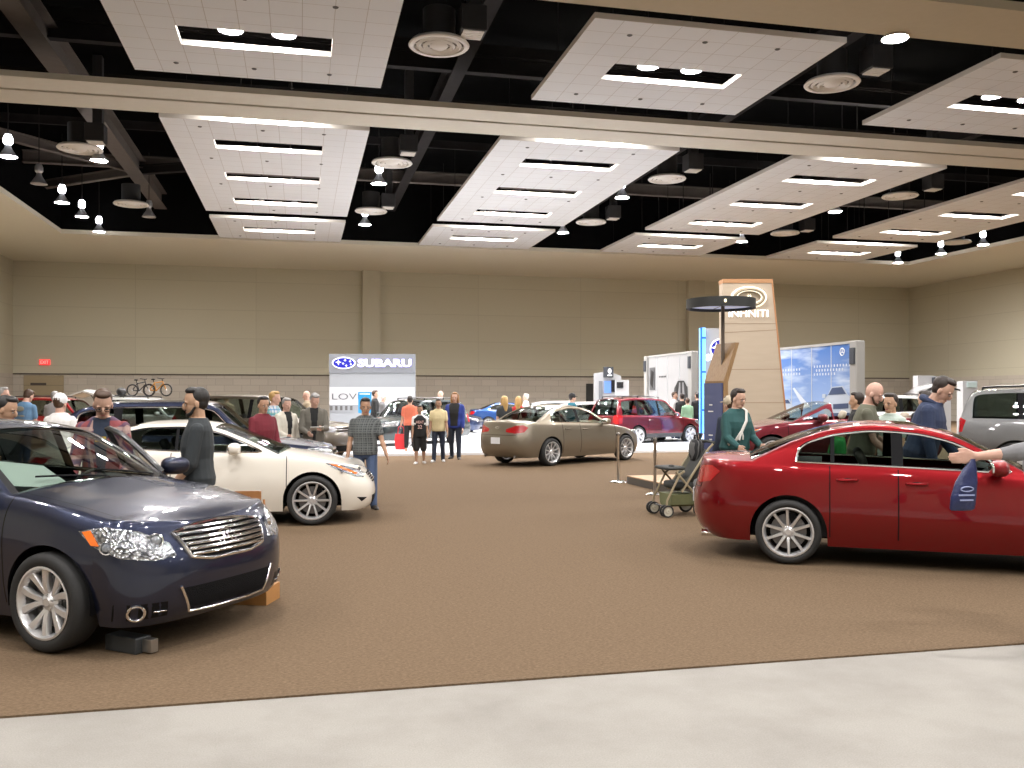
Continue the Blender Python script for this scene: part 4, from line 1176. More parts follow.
def downlight(x, y, z, label, group):
    global protoDL
    if protoDL is None:
        r = empty('downlight', label, 'ceiling light', (x, y, z), 0, group)
        b = MB(); b.lathe([(.0, .32), (.12, .32), (.16, .2), (.30, .0), (.285, .0), (.14, .18), (0, .2)], 20); b.build('lamp_housing', M_REFL, r)
        b = MB(); b.lathe([(0, .02), (.285, .02)], 20); b.build('lamp_lens', M_LAMP, r, recalc=False)
        b = MB(); b.tube([(0, 0, .3), (0, 0, 2.8)], .02, 6); b.build('stem', M_STEELB, r)
        protoDL = r; return r
    return dup(protoDL, (x, y, z), 0, label)
for c in range(4):
    for ri, (y0, y1, sl) in enumerate(ROWS):
        x0 = PX[c]
        if ri == 0 and c == 3: continue
        hx0, hx1 = x0 + 1.38 * K, x0 + 4.9 * K
        ph = '%s suspended ceiling panel in the %s row' % (CN[c], RN[ri])
        if ri == 0: ph = ['left', 'middle', 'right'][c] + ' suspended ceiling panel in the nearest row'
        r = empty('ceiling_panel', 'white tiled %s, with %s' % (ph, 'one slot' if len(sl) == 1 else 'three slots'), 'ceiling panel', (x0, y0, ZC), 0, 'suspended ceiling panels')
        holes = [(hx0 - x0, hx1 - x0, a - y0, b_ - y0) for a, b_ in sl]
        slab(0, PW, 0, y1 - y0, 0, .13, holes).build('panel_slab', [M_TILE, mat('panel_edge', (.66, .62, .57), .8)], r, smooth=0)
        for k in range(2):
            for xx in (.8, 2.7, 4.6):
                for j in range(1 if len(sl) == 1 else 2):
                    yy = (.75 + k * (y1 - y0 - 1.5)) if j == 0 else (4.6 + k * 4.0)
                    b = MB(); b.lathe([(0, -.02), (.05, -.018), (.07, 0)], 10); o = b.build('sprinkler', M_DRYD, r); o.location = (xx * K + .3, yy, 0)
        for k in range(4):
            b = MB(); b.tube([(PW * (.1 + .8 * (k % 2)), (y1 - y0) * (.1 + .8 * (k // 2)), .2), (PW * (.1 + .8 * (k % 2)), (y1 - y0) * (.1 + .8 * (k // 2)), 3.6)], .012, 6); b.build('hanger_rod', M_STEELB, r)
        for si, (a, b_) in enumerate(sl):
            for li, fx in enumerate((.33, .68)):
                sn = '' if len(sl) == 1 else [' nearest', ' middle', ' farthest'][si]
                downlight(hx0 + (hx1 - hx0) * fx, (a + b_) / 2 + .1, ZC + .25, '%s downlight in the%s slot, %s' % (['left', 'right'][li], sn, ph.replace(' suspended', '').replace('in the', 'of the')), 'downlights in the ceiling panel slots')
# ---- pendants
protoP = None
def pendant(px, py, label, z=None, lit=True):
    global protoP
    z = z or ZC - .05
    p = on_plane(px, py, z)
    if not lit or protoP is None:
        r = empty('pendant_lamp', label, 'pendant lamp', p, 0, 'pendant lamps')
        b = MB(); b.lathe([(.0, .42), (.09, .42), (.12, .30), (.30, .02), (.31, 0), (.295, .0), (.11, .26), (0, .27)], 22); b.build('lamp_reflector', M_REFL, r)
        b = MB(); b.lathe([(0, .02), (.29, .02)], 20); b.build('lamp_lens', M_LAMP if lit else mat('lamp_off', (.35, .35, .35), .3), r, recalc=False)
        b = MB(); b.lathe([(0, .80), (.10, .78), (.15, .66), (.15, .50), (.09, .42)], 16); b.build('ballast_housing', M_LAMPW if lit else M_REFL, r)
        b = MB(); b.tube([(0, 0, .8), (0, 0, 3.0)], .018, 6); b.build('stem', M_STEELB, r)
        if lit: protoP = r
        return r
    return dup(protoP, p, 0, label)
for px, py, lab in [(8, 157, 'lit pendant lamp nearest the left edge of the picture, under the dark steel'), (99, 161, 'lit pendant lamp just below the round diffuser left of the slotted panels'),
        (62, 203, 'lit pendant lamp at left, first of the three in a line along the left soffit'), (82, 217, 'lit pendant lamp at left, second of the three along the left soffit'), (99, 232, 'lit pendant lamp at left, third of the three along the left soffit'),
        (379, 184, 'lit pendant lamp under the diffuser between the first and second panel columns'), (365, 225, 'lit pendant lamp farther back between the first and second panel columns'),
        (622, 198, 'lit pendant lamp beside the right edge of the second middle-row panel'), (563, 233, 'lit pendant lamp at the far right corner of the second middle-row panel'),
        (742, 242, 'lit pendant lamp at the far right corner of the third far panel'), (835, 212, 'lit pendant lamp beside the right edge of the third middle-row panel'),
        (898, 263, 'lit pendant lamp at right, farthest of the three along the right soffit'), (941, 254, 'lit pendant lamp at right, middle of the three along the right soffit'), (983, 245, 'lit pendant lamp at right, nearest of the three along the right soffit'),
        (895, 39, 'single lit lamp close under the near tan beam at top right')]:
    pendant(px, py, lab)
pendant(39, 184, 'unlit grey pendant lamp at left between the steel braces', lit=False); pendant(149, 217, 'unlit grey pendant lamp beside the second left diffuser', lit=False)
for c in range(4):
    for j, fx in enumerate((.38, .62)):
        for yy, nm in ((29.0 * K, 'near edge of the %s middle-row panel'), (44.2 * K, 'gap behind the %s middle-row panel')):
            downlight(PX[c] + PW * fx, yy, ZC + .45, ('%s bright downlight over the ' % ['left', 'right'][j]) + nm % CN[c], 'downlights between the ceiling panels')
# unseen pendants added over the near aisle to light the foreground
for k, (x, y) in enumerate([(x * K, y * K) for y in (12.5, 6.5, .5, -6) for x in (-8, -1, 6.5, 14, 22, 31)]):
    dup(protoP, (x, y, ZC - .05), 0, 'added unseen pendant lamp over the near aisle, lighting the foreground')
# ---- round diffusers and square grilles
protoD = None
for px, py, lab in [(439, 47, 'largest round white air diffuser, right of the nearest left panel'), (832, 85, 'round white air diffuser between the two nearest right-hand panels'), (80, 150, 'round white air diffuser at left among the steel braces'),
        (131, 205, 'round white air diffuser at left, halfway back'), (165, 242, 'round white air diffuser at left by the back soffit'), (392, 164, 'round white air diffuser between the first two panel columns, nearest of three'),
        (371, 212, 'round white air diffuser between the first two panel columns, middle of three'), (360, 245, 'round white air diffuser between the first two panel columns, farthest of three'),
        (667, 180, 'round white air diffuser between the second and third panel columns, nearest of three'), (591, 223, 'round white air diffuser between the second and third panel columns, middle of three'), (541, 253, 'round white air diffuser between the second and third panel columns, by the soffit'),
        (900, 197, 'round white air diffuser between the third and last panel columns, nearest'), (785, 234, 'round white air diffuser between the third and last panel columns, middle'), (707, 258, 'round white air diffuser between the third and last panel columns, by the soffit'),
        (957, 243, 'round white air diffuser at far right near the right soffit')]:
    p = on_plane(px, py, ZC + .15)
    if protoD is None:
        r = empty('ceiling_diffuser', lab, 'air diffuser', p, 0, 'round air diffusers')
        b = MB()
        b.lathe([(.72, .0), (.75, .03), (.70, .10), (.60, .08), (.62, .0), (.72, 0)], 36)
        b.lathe([(.50, -.02), (.56, .02), (.52, .06), (.44, .04), (.50, -.02)], 32); b.lathe([(.34, -.03), (.40, .01), (.36, .05), (.28, .03), (.34, -.03)], 28); b.lathe([(0, -.04), (.17, -.03), (.23, .02), (0, .03)], 24)
        for a in range(4): b.box((0, 0, .04), (1.25, .03, .02), 0, Matrix.Rotation(a * PI / 4, 4, 'Z'))
        b.build('diffuser_rings', M_WHITEP, r, smooth=40)
        b = MB(); b.lathe([(0, .12), (.69, .11)], 28); b.build('diffuser_back', mat('diffuser_back_grey', (.28, .26, .23), .8), r)  # plain grey back disc, darker than the rings
        b = MB(); b.lathe([(.40, .11), (.40, .9)], 24); b.build('duct', M_DUCT, r)
        protoD = r
    else: dup(protoD, p, 0, lab)
protoG = None
for px, py, lab in [(472, 35, 'small square white grille box beside the largest diffuser'), (876, 72, 'small square white grille box beside the diffuser at upper right'), (96, 143, 'small square grille box behind the left diffuser'), (408, 154, 'small square grille box right of the nearest diffuser of the first gap'),
        (388, 208, 'small square grille box right of the middle diffuser of the first gap'), (693, 171, 'small square grille box right of the nearest diffuser of the second gap'), (613, 219, 'small square grille box right of the middle diffuser of the second gap'), (933, 190, 'small square grille box right of the nearest diffuser of the third gap'), (807, 231, 'small square grille box right of the middle diffuser of the third gap')]:
    p = on_plane(px, py, ZC + .25)
    if protoG is None:
        r = empty('ceiling_vent', lab, 'air grille', p, 0, 'square air grilles')
        MB().rbox((0, 0, .32), (.62, .62, .6), .02).build('box_casing', M_DUCT, r, smooth=0)
        b = MB(); b.box((0, 0, 0), (.5, .5, .03))
        for k in range(4): b.box((0, -.18 + .12 * k, -.02), (.46, .02, .02))
        b.build('grille_face', M_WHITEP, r, smooth=0)
        MB().box((.05, .1, 1.8), (.3, .35, 2.4)).build('duct', M_DUCT, r, smooth=0)
        protoG = r
    else: dup(protoG, p, 0, lab)
# big round duct by the largest diffuser
p = on_plane(439, 47, ZC + .15)
b = MB(); b.tube([(p.x, p.y, ZC + 2.7), (p.x - .2, p.y - .3, ZC + 2.9), (p.x - 1.2, p.y - 1.0, ZC + 3.1), (p.x - 5, p.y - 1.4, ZC + 3.1)], .5, 16)
tag(b.build('round_duct', M_DUCT), 'black round duct bending down to the largest diffuser', 'duct')

# exit sign on the back wall
x = wall_x(45); z = 1.67 + (397 - 361) / F * (YB / (ray(45, 397)[1]))
r = empty('exit_sign', 'small red exit sign high on the tan back wall at left', 'exit sign', (x, YB, z))
MB().rbox((0, -.06, 0), (.62, .10, .34), .02).build('sign_box', mat('exit_red', (.8, .03, .03), .4, emit=(1, .06, .06), es=.9), r, smooth=0)
b = MB(); b.text('EXIT', width=.46, height=.2, depth=.015, M=TR((0, -.12, 0), rx=PI / 2)); b.build('sign_letters', mat('exit_letters', (1, .45, .4), .4, emit=(1, .4, .35), es=.8), r, smooth=0)

# camera, world
cd = bpy.data.cameras.new('camera'); co = bpy.data.objects.new('camera', cd); COL.objects.link(co); SC.camera = co
co.location = (0, 0, CAMH); co.rotation_euler = (PI / 2, 0, -YAW)
cd.sensor_width = 36; cd.lens = 36 * F / 1024; cd.shift_y = (HY - 384) / 1024; cd.clip_end = 300
w = bpy.data.worlds.new('hall_air'); SC.world = w; w.use_nodes = True
bg = w.node_tree.nodes['Background']; bg.inputs[0].default_value = (.90, .93, 1., 1); bg.inputs[1].default_value = .5
SC.view_settings.view_transform = 'Standard'; SC.view_settings.look = 'None'; SC.view_settings.exposure = .18
SC.cycles.use_denoising = True; SC.cycles.sample_clamp_indirect = 4; SC.cycles.max_bounces = 8; SC.cycles.transparent_max_bounces = 24; SC.cycles.caustics_reflective = False; SC.cycles.caustics_refractive = False
# ------------------------------------------------------------------ the cars on show
def place(S, nm, col, label, x, y, deg, group=None, z=0., cabin=(.05, .05, .055), detail=1, metal=.75, gl=None, **kw):
    S = dict(S); S.update(kw)
    return make_car(S, paint(nm, col, metal), 'car', label, 'car', group, cabin, (x, y, z + .012), math.radians(deg), gl, detail)
NAVY = (.019, .024, .050); RED = (.215, .001, .0045); PEARL = (.78, .74, .66); GOLD = (.255, .222, .172); MAROON = (.15, .004, .012)
BEIGE = (.42, .36, .28)
LG = dict(front=glass('side_glass', (.62, .68, .64), .06), rear=glass('side_glass_rear', (.45, .5, .47), .07), wind=glass('screen_glass', (.66, .74, .70), .06))
def by_wheel(S, px, py, deg, rear=False):
    """front axle centre of a car whose right-hand wheel touches the carpet at the pixel"""
    a = math.radians(deg); p = on_plane(px, py); y = S['W'] - .02; x = -S['wb'] if rear else 0
    return p.x - (x * math.cos(a) + y * math.sin(a)), p.y - (x * math.sin(a) - y * math.cos(a)), deg
m35, m35i = place(M35, 'navy_metallic', NAVY, 'dark blue sedan at left front, driver door open, chrome barred grille', *by_wheel(M35, 45, 655, -37), detail=2, gl=LG, open=(1, math.radians(24)))
g37, g37i = place(G37, 'pearl_white', PEARL, 'pearl white two-door coupe behind the dark blue sedan', *by_wheel(G37, 312, 526.5, -5), detail=2, metal=.05, cabin=(.03, .03, .03), gl=LG)
red, redi = place(G35, 'deep_red', RED, 'bright red sedan at right front, cut off by the picture edge', *by_wheel(G35, 788, 565.5, -32, True), detail=2, gl=LG, cabin=(.10, .09, .08))
G35_B = dict(G35, wb=2.85 * 1.04, W=.887 * 1.04)
bei, beii = place(G35, 'beige_metallic', GOLD, 'beige metallic sedan in the middle seen from its rear corner', *by_wheel(G35_B, 552, 466.5, 31, True), detail=1, cabin=BEIGE, gl=LG, nR=3.3)
bei.scale = (1.04,) * 3
forr, _ = place(FORESTER, 'maroon_red', MAROON, 'dark red wagon with white wheels behind the beige sedan', *by_wheel(FORESTER, 638.5, 446, 22, True), detail=1, gl=dict(LG))
def at_px(px, Z):
    r = ray(px, HY); return r[0] * Z, r[1] * Z
def place_px(S, nm, col, label, px, Z, deg, **kw):
    """front axle centre on the bearing of px at depth Z; heading in camera terms: 0 = to the right across the picture, 90 = away"""
    x, y = at_px(px, Z); return place(S, nm, col, label, x, y, deg - math.degrees(YAW), **kw)
place_px(CROSS_T, 'navy_metallic', NAVY, 'dark blue crossover parked just behind the white coupe', 290, 16.2, 9, gl=LG, cabin=(.06, .05, .045))
place_px(BIGSUV_LOW, 'bronze_grey', (.15, .13, .105), 'dark bronze large SUV with price sheet in its side window', 316, 24.5, -18, gl=LG)
place_px(TRIBECA, 'graphite_green', (.03, .042, .045), 'graphite SUV facing the viewer in front of the grey show sign', 387, 31.5, -122, gl=LG, detail=2)
place_px(G35, 'ink_navy', (.02, .035, .09), 'dark navy sedan half hidden behind the graphite SUV', 465, 43.0, -8, gl=LG)
place_px(G35, 'rally_blue', (.015, .055, .20), 'bright blue small sedan far back by the wall, tail to the left', 541, 49.0, 4, gl=LG)
place_px(G35, 'flag_red', (.30, .01, .012), 'red car far back behind the bright blue sedan', 590, 56.5, 160, gl=LG)
place_px(CROSS, 'plain_white', (.75, .76, .77), 'white hatchback far back behind the roof of the beige sedan', 597, 46.0, 8, gl=LG)
place_px(CROSS, 'plain_white', (.75, .76, .77), 'white hatchback standing right behind the dark red wagon', 641, 36.5, 12, gl=LG)
wagon_white, _ = place_px(FORESTER, 'plain_white', (.75, .76, .77), 'white wagon far back at left with raised tailgate and bicycles on its roof', 187, 36.0, -6, gl=LG)
place_px(FORESTER, 'flag_red', (.30, .01, .012), 'red wagon far back at the left edge among visitors', 102, 33.0, -6, gl=LG)
place_px(COUPE_C, 'maroon_metal', (.12, .008, .015), 'dark red convertible with roof down behind the man in green', 756, 18.9, -174, z=.28, cabin=BEIGE, gl=LG)
place_px(BIGSUV, 'silver_grey', (.15, .15, .15), 'silver grey large SUV at the right edge behind the red sedan', 1192, 18.2, -28, gl=dict(LG, rear=M_GLASSM))
suv_white, _ = place_px(BIGSUV_LOW, 'plain_white', (.75, .76, .77), 'white SUV far back at right with its dark tailgate raised', 815, 34.0, 178, gl=LG)
# round display turntable under the convertible
b = MB(); x, y = at_px(812, 19.1); b.lathe([(0, .265), (2.2, .265), (2.25, .24), (2.25, .0), (0, 0)], 48, 0, TR((x, y, .012)))
tag(b.build('turntable', mat('turntable_grey', (.12, .11, .10), .6), smooth=30), 'round dark display turntable under the red convertible', 'turntable')
# ------------------------------------------------------------------ stands, signs, posters, small things
def frame_lr(pxl, Zl, pxr, Zr, z=0.):
    """upright local frame: x from the left foot to the right foot, y away from the viewer, z up"""
    a, b = at_depth(pxl, HY, Zl), at_depth(pxr, HY, Zr); a.z = b.z = z
    d = b - a; return a, math.atan2(d.y, d.x), d.length
def T2(x, y, z, rz=0.): return TR((x, y, z), rx=PI / 2, rz=rz)
M_SIGNG = mat('sign_grey', (.15, .16, .18), .5); M_SIGNL = mat('sign_pale', (.23, .245, .265), .5); M_SIGNW = mat('sign_white', (.40, .41, .43), .5)
M_LOGOB = mat('logo_blue', (.003, .005, .22), .4, emit=(.005, .01, .8), es=.2); M_LOGOW = mat('logo_white', (.9, .9, .92), .4, emit=(.9, .92, 1), es=.75)
M_LOGOV = mat('logo_violet_edge', (.12, .09, .45), .4, emit=(.2, .15, .8), es=.35)
def star(cx, cz, r, k=.28):
    return [(cx + (r if i % 2 == 0 else r * k) * math.cos(PI / 2 + i * PI / 4) * (1 if i % 2 else (1 if (i // 2) % 2 == 0 else 1.)), cz + (r if i % 2 == 0 else r * k) * math.sin(PI / 2 + i * PI / 4)) for i in range(8)]
def oval(rx, rz, n=36): return [(rx * math.cos(2 * PI * i / n), rz * math.sin(2 * PI * i / n)) for i in range(n)]
def star_oval(parent, x, z, rx, rz, y=-.03):
    M = T2(x, y, z)
    o = MB().prism(oval(rx, rz), 0, .03, M=M).build('oval_badge', M_LOGOW, parent, smooth=0)
    MB().prism(oval(rx * .9, rz * .84), .03, .04, M=M).build('badge_field', M_LOGOB, o, smooth=0)
    b = MB()
    for cx, cz, r in ((-.45, .12, .42), (.12, .45, .22), (.55, .28, .2), (.62, -.22, .2), (.22, -.45, .22), (-.05, -.1, .2)):
        b.prism([(p[0], p[1]) for p in star(cx * rx, cz * rz, r * rz * 1.25, .3)], .04, .05, M=M)
    b.build('badge_star', M_LOGOW, o, smooth=0)
# grey show sign with the star oval
loc, rz, W_ = frame_lr(329.5, 46, 415, 46)
H_ = z_at(354, 46)
r = empty('show_sign', 'tall grey and white show sign with a blue star oval and white lettering', 'sign', loc, rz)
b = MB(); b.box((W_ / 2, .15, H_ / 2), (W_, .3, H_)); b.build('sign_body', M_SIGNL, r, smooth=0)
zz = lambda y, Z=46: z_at(y, Z)
MB().box((W_ / 2, -.01, (zz(354) + zz(373)) / 2), (W_ + .04, .06, zz(354) - zz(373))).build('sign_header', M_SIGNG, r, smooth=0)
MB().box((W_ / 2, -.01, (zz(387) + zz(405)) / 2), (W_, .05, zz(387) - zz(405))).build('white_band', M_SIGNW, r, smooth=0)
px2 = lambda p: (p - 329.5) / (415 - 329.5) * W_
star_oval(r, px2(344), zz(363), (366.5 - 344) / 85.5 * W_ * .52, .30, -.045)
b = MB(); b.text('SUBARU', width=px2(411.5) - px2(358), height=.40, depth=.05, M=T2((px2(358) + px2(411.5)) / 2, -.06, zz(363)), bold=.035); b.build('sign_letters', M_LOGOW, r, smooth=0)
b = MB(); b.text('SUBARU', width=px2(412.2) - px2(357.4), height=.45, depth=.03, M=T2((px2(358) + px2(411.5)) / 2, -.045, zz(363)), bold=.05); b.build('letter_edge', M_LOGOV, r, smooth=0)
b = MB(); b.text('LOVE', width=1.55, height=.30, depth=.02, M=T2(px2(347.8), -.045, zz(396.5)), bold=-.012); b.build('slogan_letters', mat('slogan_grey', (.06, .06, .07), .6), r, smooth=0)
b = MB()
for k in range(5): b.box((px2(331.5 + k * 5), -.05, zz(408)), (.12, .03, .22))
b.box((px2(342), -.02, zz(408.5)), (px2(354) - px2(330), .03, .34), 1)
b.build('card_rack', [mat('rack_grey', (.08, .08, .08), .6), M_SIGNL], r, smooth=0)
# small blue sign in front of it
loc, rz, w_ = frame_lr(358.3, 42.0, 371.5, 42.0); zz2 = lambda y: z_at(y, 42.0)
r = empty('info_board', 'bright blue upright information board before the grey show sign', 'information board', loc, rz)
MB().box((w_ / 2, 0, (zz2(392) + zz2(413)) / 2), (w_, .05, zz2(392) - zz2(413))).build('board_panel', mat('cyan_board', (.01, .16, .33), .4, emit=(.02, .3, .6), es=.15), r, smooth=0)
b = MB()
for y, f in ((394, .8), (399, .5), (402, .65), (405, .6), (408, .45)): b.box((w_ * .5, -.035, zz2(y)), (w_ * f, .01, .035))
b.build('board_lines', M_WHITE, r, smooth=0)
b = MB(); b.tube([(w_ / 2, .02, 0), (w_ / 2, .02, zz2(413) + .1)], .03, 8); b.lathe([(0, 0), (.28, 0), (.28, .03), (0, .04)], 18, 0, TR((w_ / 2, .02, 0))); b.build('board_stand', M_SIGNG, r)
# white show floor
A, B = on_plane(322, 457.3), on_plane(772, 451.2); d = (B - A); n = Vector((-d.y, d.x, 0)).normalized()
b = MB(); pts = [A, B, B + n * 20, A + n * 20]
b.prism([(p.x, p.y) for p in pts], .012, .09)
show = tag(b.build('show_floor', mat('white_show_floor', (.82, .83, .86), .35, noise=.02), smooth=0), kind='structure')
# second star-oval pylon with the blue light strip
Z2 = 33.2; loc, rz, W2 = frame_lr(700, Z2, 742, Z2); H2 = z_at(328, Z2); z3 = lambda y: z_at(y, Z2); p3 = lambda p: (p - 700) / 42 * W2
r = empty('show_pylon', 'tall pale grey pylon with blue star oval and glowing blue edge', 'sign', loc, rz)
MB().box((W2 / 2 + .1, .2, H2 / 2), (W2 - .2, .3, H2)).build('pylon_body', mat('pylon_grey', (.40, .40, .41), .5), r, smooth=0)
MB().box((p3(702.6), .05, (H2 + z3(433)) / 2), (p3(704.8) - p3(700.4), .35, H2 - z3(433))).build('light_strip', mat('blue_strip', (.2, .5, .9), .4, emit=(.12, .48, 1.), es=1.6), r, smooth=0)
b = MB(); b.box((p3(700.3), -.15, (H2 + z3(433)) / 2), (.06, .08, H2 - z3(433)))
for y in (338, 372, 410): b.box((p3(702.6), -.15, z3(y)), (.16, .06, .07))
b.build('strip_edge', mat('blue_edge', (.02, .12, .5), .4, emit=(.02, .15, .7), es=.5), r, smooth=0)
MB().prism([(p3(700), 0), (p3(707.5), .0), (p3(707.5), .45), (p3(704), .35)], 0, .3, M=T2(0, .1, .05)).build('strip_foot', mat('blue_foot', (.6, .75, 1), .4, emit=(.4, .6, 1.), es=1.2), r, smooth=0)
star_oval(r, p3(721.5), z3(349), p3(733) - p3(721.5), .40, .03)
b = MB(); b.text('SUBARU', width=p3(741) - p3(706), height=.26, depth=.04, M=T2((p3(741) + p3(706)) / 2, .02, z3(357.5)), bold=.03); b.build('sign_letters', M_LOGOW, r, smooth=0)
# tall stone-coloured tower with the oval emblem
ZT_ = 27.5; loc, rz, WT = frame_lr(723, ZT_, 786.5, ZT_); t3 = lambda y: z_at(y, ZT_); q3 = lambda p: (p - 723) / 63.5 * WT
HT_ = t3(279)
def _stone(nt, b, N, L):
    tc = N('ShaderNodeTexCoord'); n = N('ShaderNodeTexNoise', Scale=2.2, Detail=5.); mp = N('ShaderNodeMapping'); mp.inputs['Scale'].default_value = (.6, 1, 3.5)
    cr = N('ShaderNodeValToRGB'); cr.color_ramp.elements[0].color = (.41, .335, .25, 1); cr.color_ramp.elements[1].color = (.48, .40, .31, 1)
    L(tc.outputs['Object'], mp.inputs[0]); L(mp.outputs[0], n.inputs['Vector']); L(n.outputs['Fac'], cr.inputs[0]); L(cr.outputs[0], b.inputs['Base Color'])
M_STONE = node_mat('tower_veneer', _stone)
def _wood(nt, b, N, L):
    tc = N('ShaderNodeTexCoord'); n = N('ShaderNodeTexNoise', Scale=3., Detail=4.); mp = N('ShaderNodeMapping'); mp.inputs['Scale'].default_value = (14, 14, 1.2)
    cr = N('ShaderNodeValToRGB'); cr.color_ramp.elements[0].color = (.20, .11, .045, 1); cr.color_ramp.elements[1].color = (.42, .26, .12, 1)
    L(tc.outputs['Object'], mp.inputs[0]); L(mp.outputs[0], n.inputs['Vector']); L(n.outputs['Fac'], cr.inputs[0]); L(cr.outputs[0], b.inputs['Base Color']); b.inputs['Roughness'].default_value = .45
M_WOOD = node_mat('kiosk_wood', _wood)
r = empty('brand_tower', 'tall tapering stone coloured tower with glowing oval emblem and white letters', 'display tower', loc, rz)
slope = (q3(786.5) - q3(771)) / (t3(279) - t3(430))
def edge(z): return q3(771) + (HT_ - z) * slope
MB().prism([(0, 0), (edge(0), 0), (edge(HT_ - .1), HT_ - .1), (0, HT_ - .1)], -.5, 0, M=T2(0, 0, 0)).build('tower_body', M_STONE, r, smooth=0)
MB().prism([(-.01, HT_ - .12), (edge(HT_ - .12) + .01, HT_ - .12), (edge(HT_) + .01, HT_), (-.01, HT_)], -.52, .02, M=T2(0, 0, 0)).build('tower_cap', mat('cap_wood', (.42, .22, .10), .5), r, smooth=0)
MB().prism([(edge(0), 0), (edge(0) + .05, 0), (edge(HT_) + .05, HT_), (edge(HT_), HT_)], -.5, .01, M=T2(0, 0, 0)).build('tower_edge', mat('edge_wood', (.40, .20, .09), .5), r, smooth=0)
b = MB()
for y, dy in ((324, 0), (333, -2.5), (370, -.5), (403, 0)):
    z = t3(y); b.prism([(0, z), (edge(z), z + .07 * -dy / 2.5 * 1.2), (edge(z), z + .02 + .07 * -dy / 2.5 * 1.2), (0, z + .02)], 0, .004, M=T2(0, 0, 0))
b.build('tower_joint', mat('joint_brown', (.30, .23, .16), .8), r, smooth=0)
M_GLOW = mat('emblem_glow', (1, .95, .8), .4, emit=(1, .93, .72), es=.75); M_SILV = mat('emblem_silver', (.40, .34, .24), .35, .5)
ex, ez = q3(748.5), t3(297.5); R1, R2 = q3(765) - q3(748.5), t3(288) - t3(297.5)
b = MB(); b.tube([(ex + R1 * math.cos(a), -.03, ez + R2 * math.sin(a)) for a in np.linspace(0, 2 * PI, 49)[:-1]], .05, 8, True); o = b.build('emblem_halo', M_GLOW, r)
b = MB(); b.tube([(ex + R1 * .86 * math.cos(a), -.08, ez + R2 * .84 * math.sin(a)) for a in np.linspace(-PI / 2 + .35, 3 * PI / 2 - .35, 45)], .055, 8)
for s in (-1, 1): b.tube([(ex + s * R1 * .36, -.08, ez - R2 * .80), (ex + s * .02, -.08, ez + R2 * .42)], [.07, .02], 8)
b.build('emblem_oval', M_SILV, r)
b = MB()
for s in (-1, 1): b.tube([(ex + s * R1 * .22, -.1, ez - R2 * .72), (ex + s * .02, -.1, ez + R2 * .25)], [.05, .015], 8)
b.tube([(ex + R1 * .74 * math.cos(a), -.1, ez + R2 * .68 * math.sin(a)) for a in np.linspace(-PI / 2 + .5, 3 * PI / 2 - .5, 45)], .018, 6)
b.build('emblem_light', M_GLOW, r)
b = MB(); b.text('INFINITI', width=q3(768) - q3(729), height=.21, depth=.05, M=T2((q3(768.5) + q3(728)) / 2, -.03, t3(313.5)), bold=-.006); b.build('tower_letters', mat('letters_white', (1, 1, 1), .4, emit=(1, .97, .92), es=1.2), r, smooth=0)

# wooden platform and kiosk with the ring light
A, B = on_plane(627, 484), on_plane(668, 494); d = (B - A).normalized(); n = Vector((-d.y, d.x, 0)); HP = .17
b = MB(); P4 = [A, A + d * 2.5, A + d * 2.5 + n * 1.9, A + n * 1.9]
b.prism([(p.x, p.y) for p in P4], .012, HP - .02); 
plat = b.build('display_platform', mat('platform_side', (.075, .065, .055), .6), smooth=0); tag(plat, 'low wooden topped display platform with dark sides behind the stanchions', 'platform')
b = MB(); b.prism([(p.x, p.y) for p in P4], HP - .02, HP); b.build('platform_top', mat('platform_wood', (.40, .25, .13), .5, noise=.15, nscale=4), plat, smooth=0)
ZK = 15.6; c0 = at_depth(714, HY, ZK); k3 = lambda y: z_at(y, ZK)
rr_ = empty('info_kiosk', 'bent wooden kiosk with dark blue screen and black ring canopy on a post', 'kiosk', (c0.x, c0.y, HP), -YAW - math.radians(66))
# local: x along the board width (away from the viewer), y = lean direction (to the right)
z1, z2 = k3(381) - HP, k3(343) - HP; ln = .25
prof = [(0, 0), (0, z1), (ln, z2), (ln + .07, z2), (.09, z1 - .02), (.09, 0)]
b = MB(); w2 = .27
b.add([(sx * w2, p[0], p[1]) for sx in (-1, 1) for p in prof], [(5, 4, 3, 2, 1, 0), tuple(range(6, 12))] + [(k, (k + 1) % 6, 6 + (k + 1) % 6, 6 + k) for k in range(6)])
b.build('kiosk_board', M_WOOD, rr_, smooth=0)
MB().box((0, -.012, z1 * .56), (w2 * 1.84, .03, z1 * .84)).build('kiosk_screen', mat('screen_blue', (.055, .065, .13), .15, emit=(.06, .08, .18), es=.3, noise=.3, nscale=2), rr_, smooth=0)
for z, f in ((.78, .3), (.72, .5), (.50, .4), (.46, .25)): MB().box((-.05, -.03, z1 * z), (w2 * f, .01, .02)).build('text_line', M_WHITE, rr_, smooth=0)
pole = at_depth(722.8, HY, ZK)
r = empty('kiosk_canopy', None, None, (pole.x, pole.y, HP), -YAW)
zr0, zr1 = k3(309) - HP, k3(299.5) - HP; RR = 34 / F * ZK; xo = at_depth(720.8, HY, ZK); off = (720.8 - 722.8) / F * ZK
b = MB(); b.lathe([(RR - .03, zr0), (RR, zr0), (RR, zr1), (RR - .03, zr1)], 48, 0, TR((off, 0, 0)), closed=True); b.build('ring_band', mat('ring_black', (.02, .022, .022), .5), r, smooth=40)
b = MB(); b.lathe([(0, zr0 + .05), (RR - .03, zr0 + .05)], 40, 0, TR((off, 0, 0))); b.build('ring_diffuser', mat('ring_glow', (.5, .55, .7), .5, emit=(.45, .52, .75), es=.5), r)
b = MB(); b.tube([(-RR * .9 + off, 0, zr0 + .07), (RR * .9 + off, 0, zr0 + .07)], .025, 6); b.tube([(off, -RR * .9, zr0 + .07), (off, RR * .9, zr0 + .07)], .025, 6); b.build('ring_spoke', M_DARKTRIM, r)
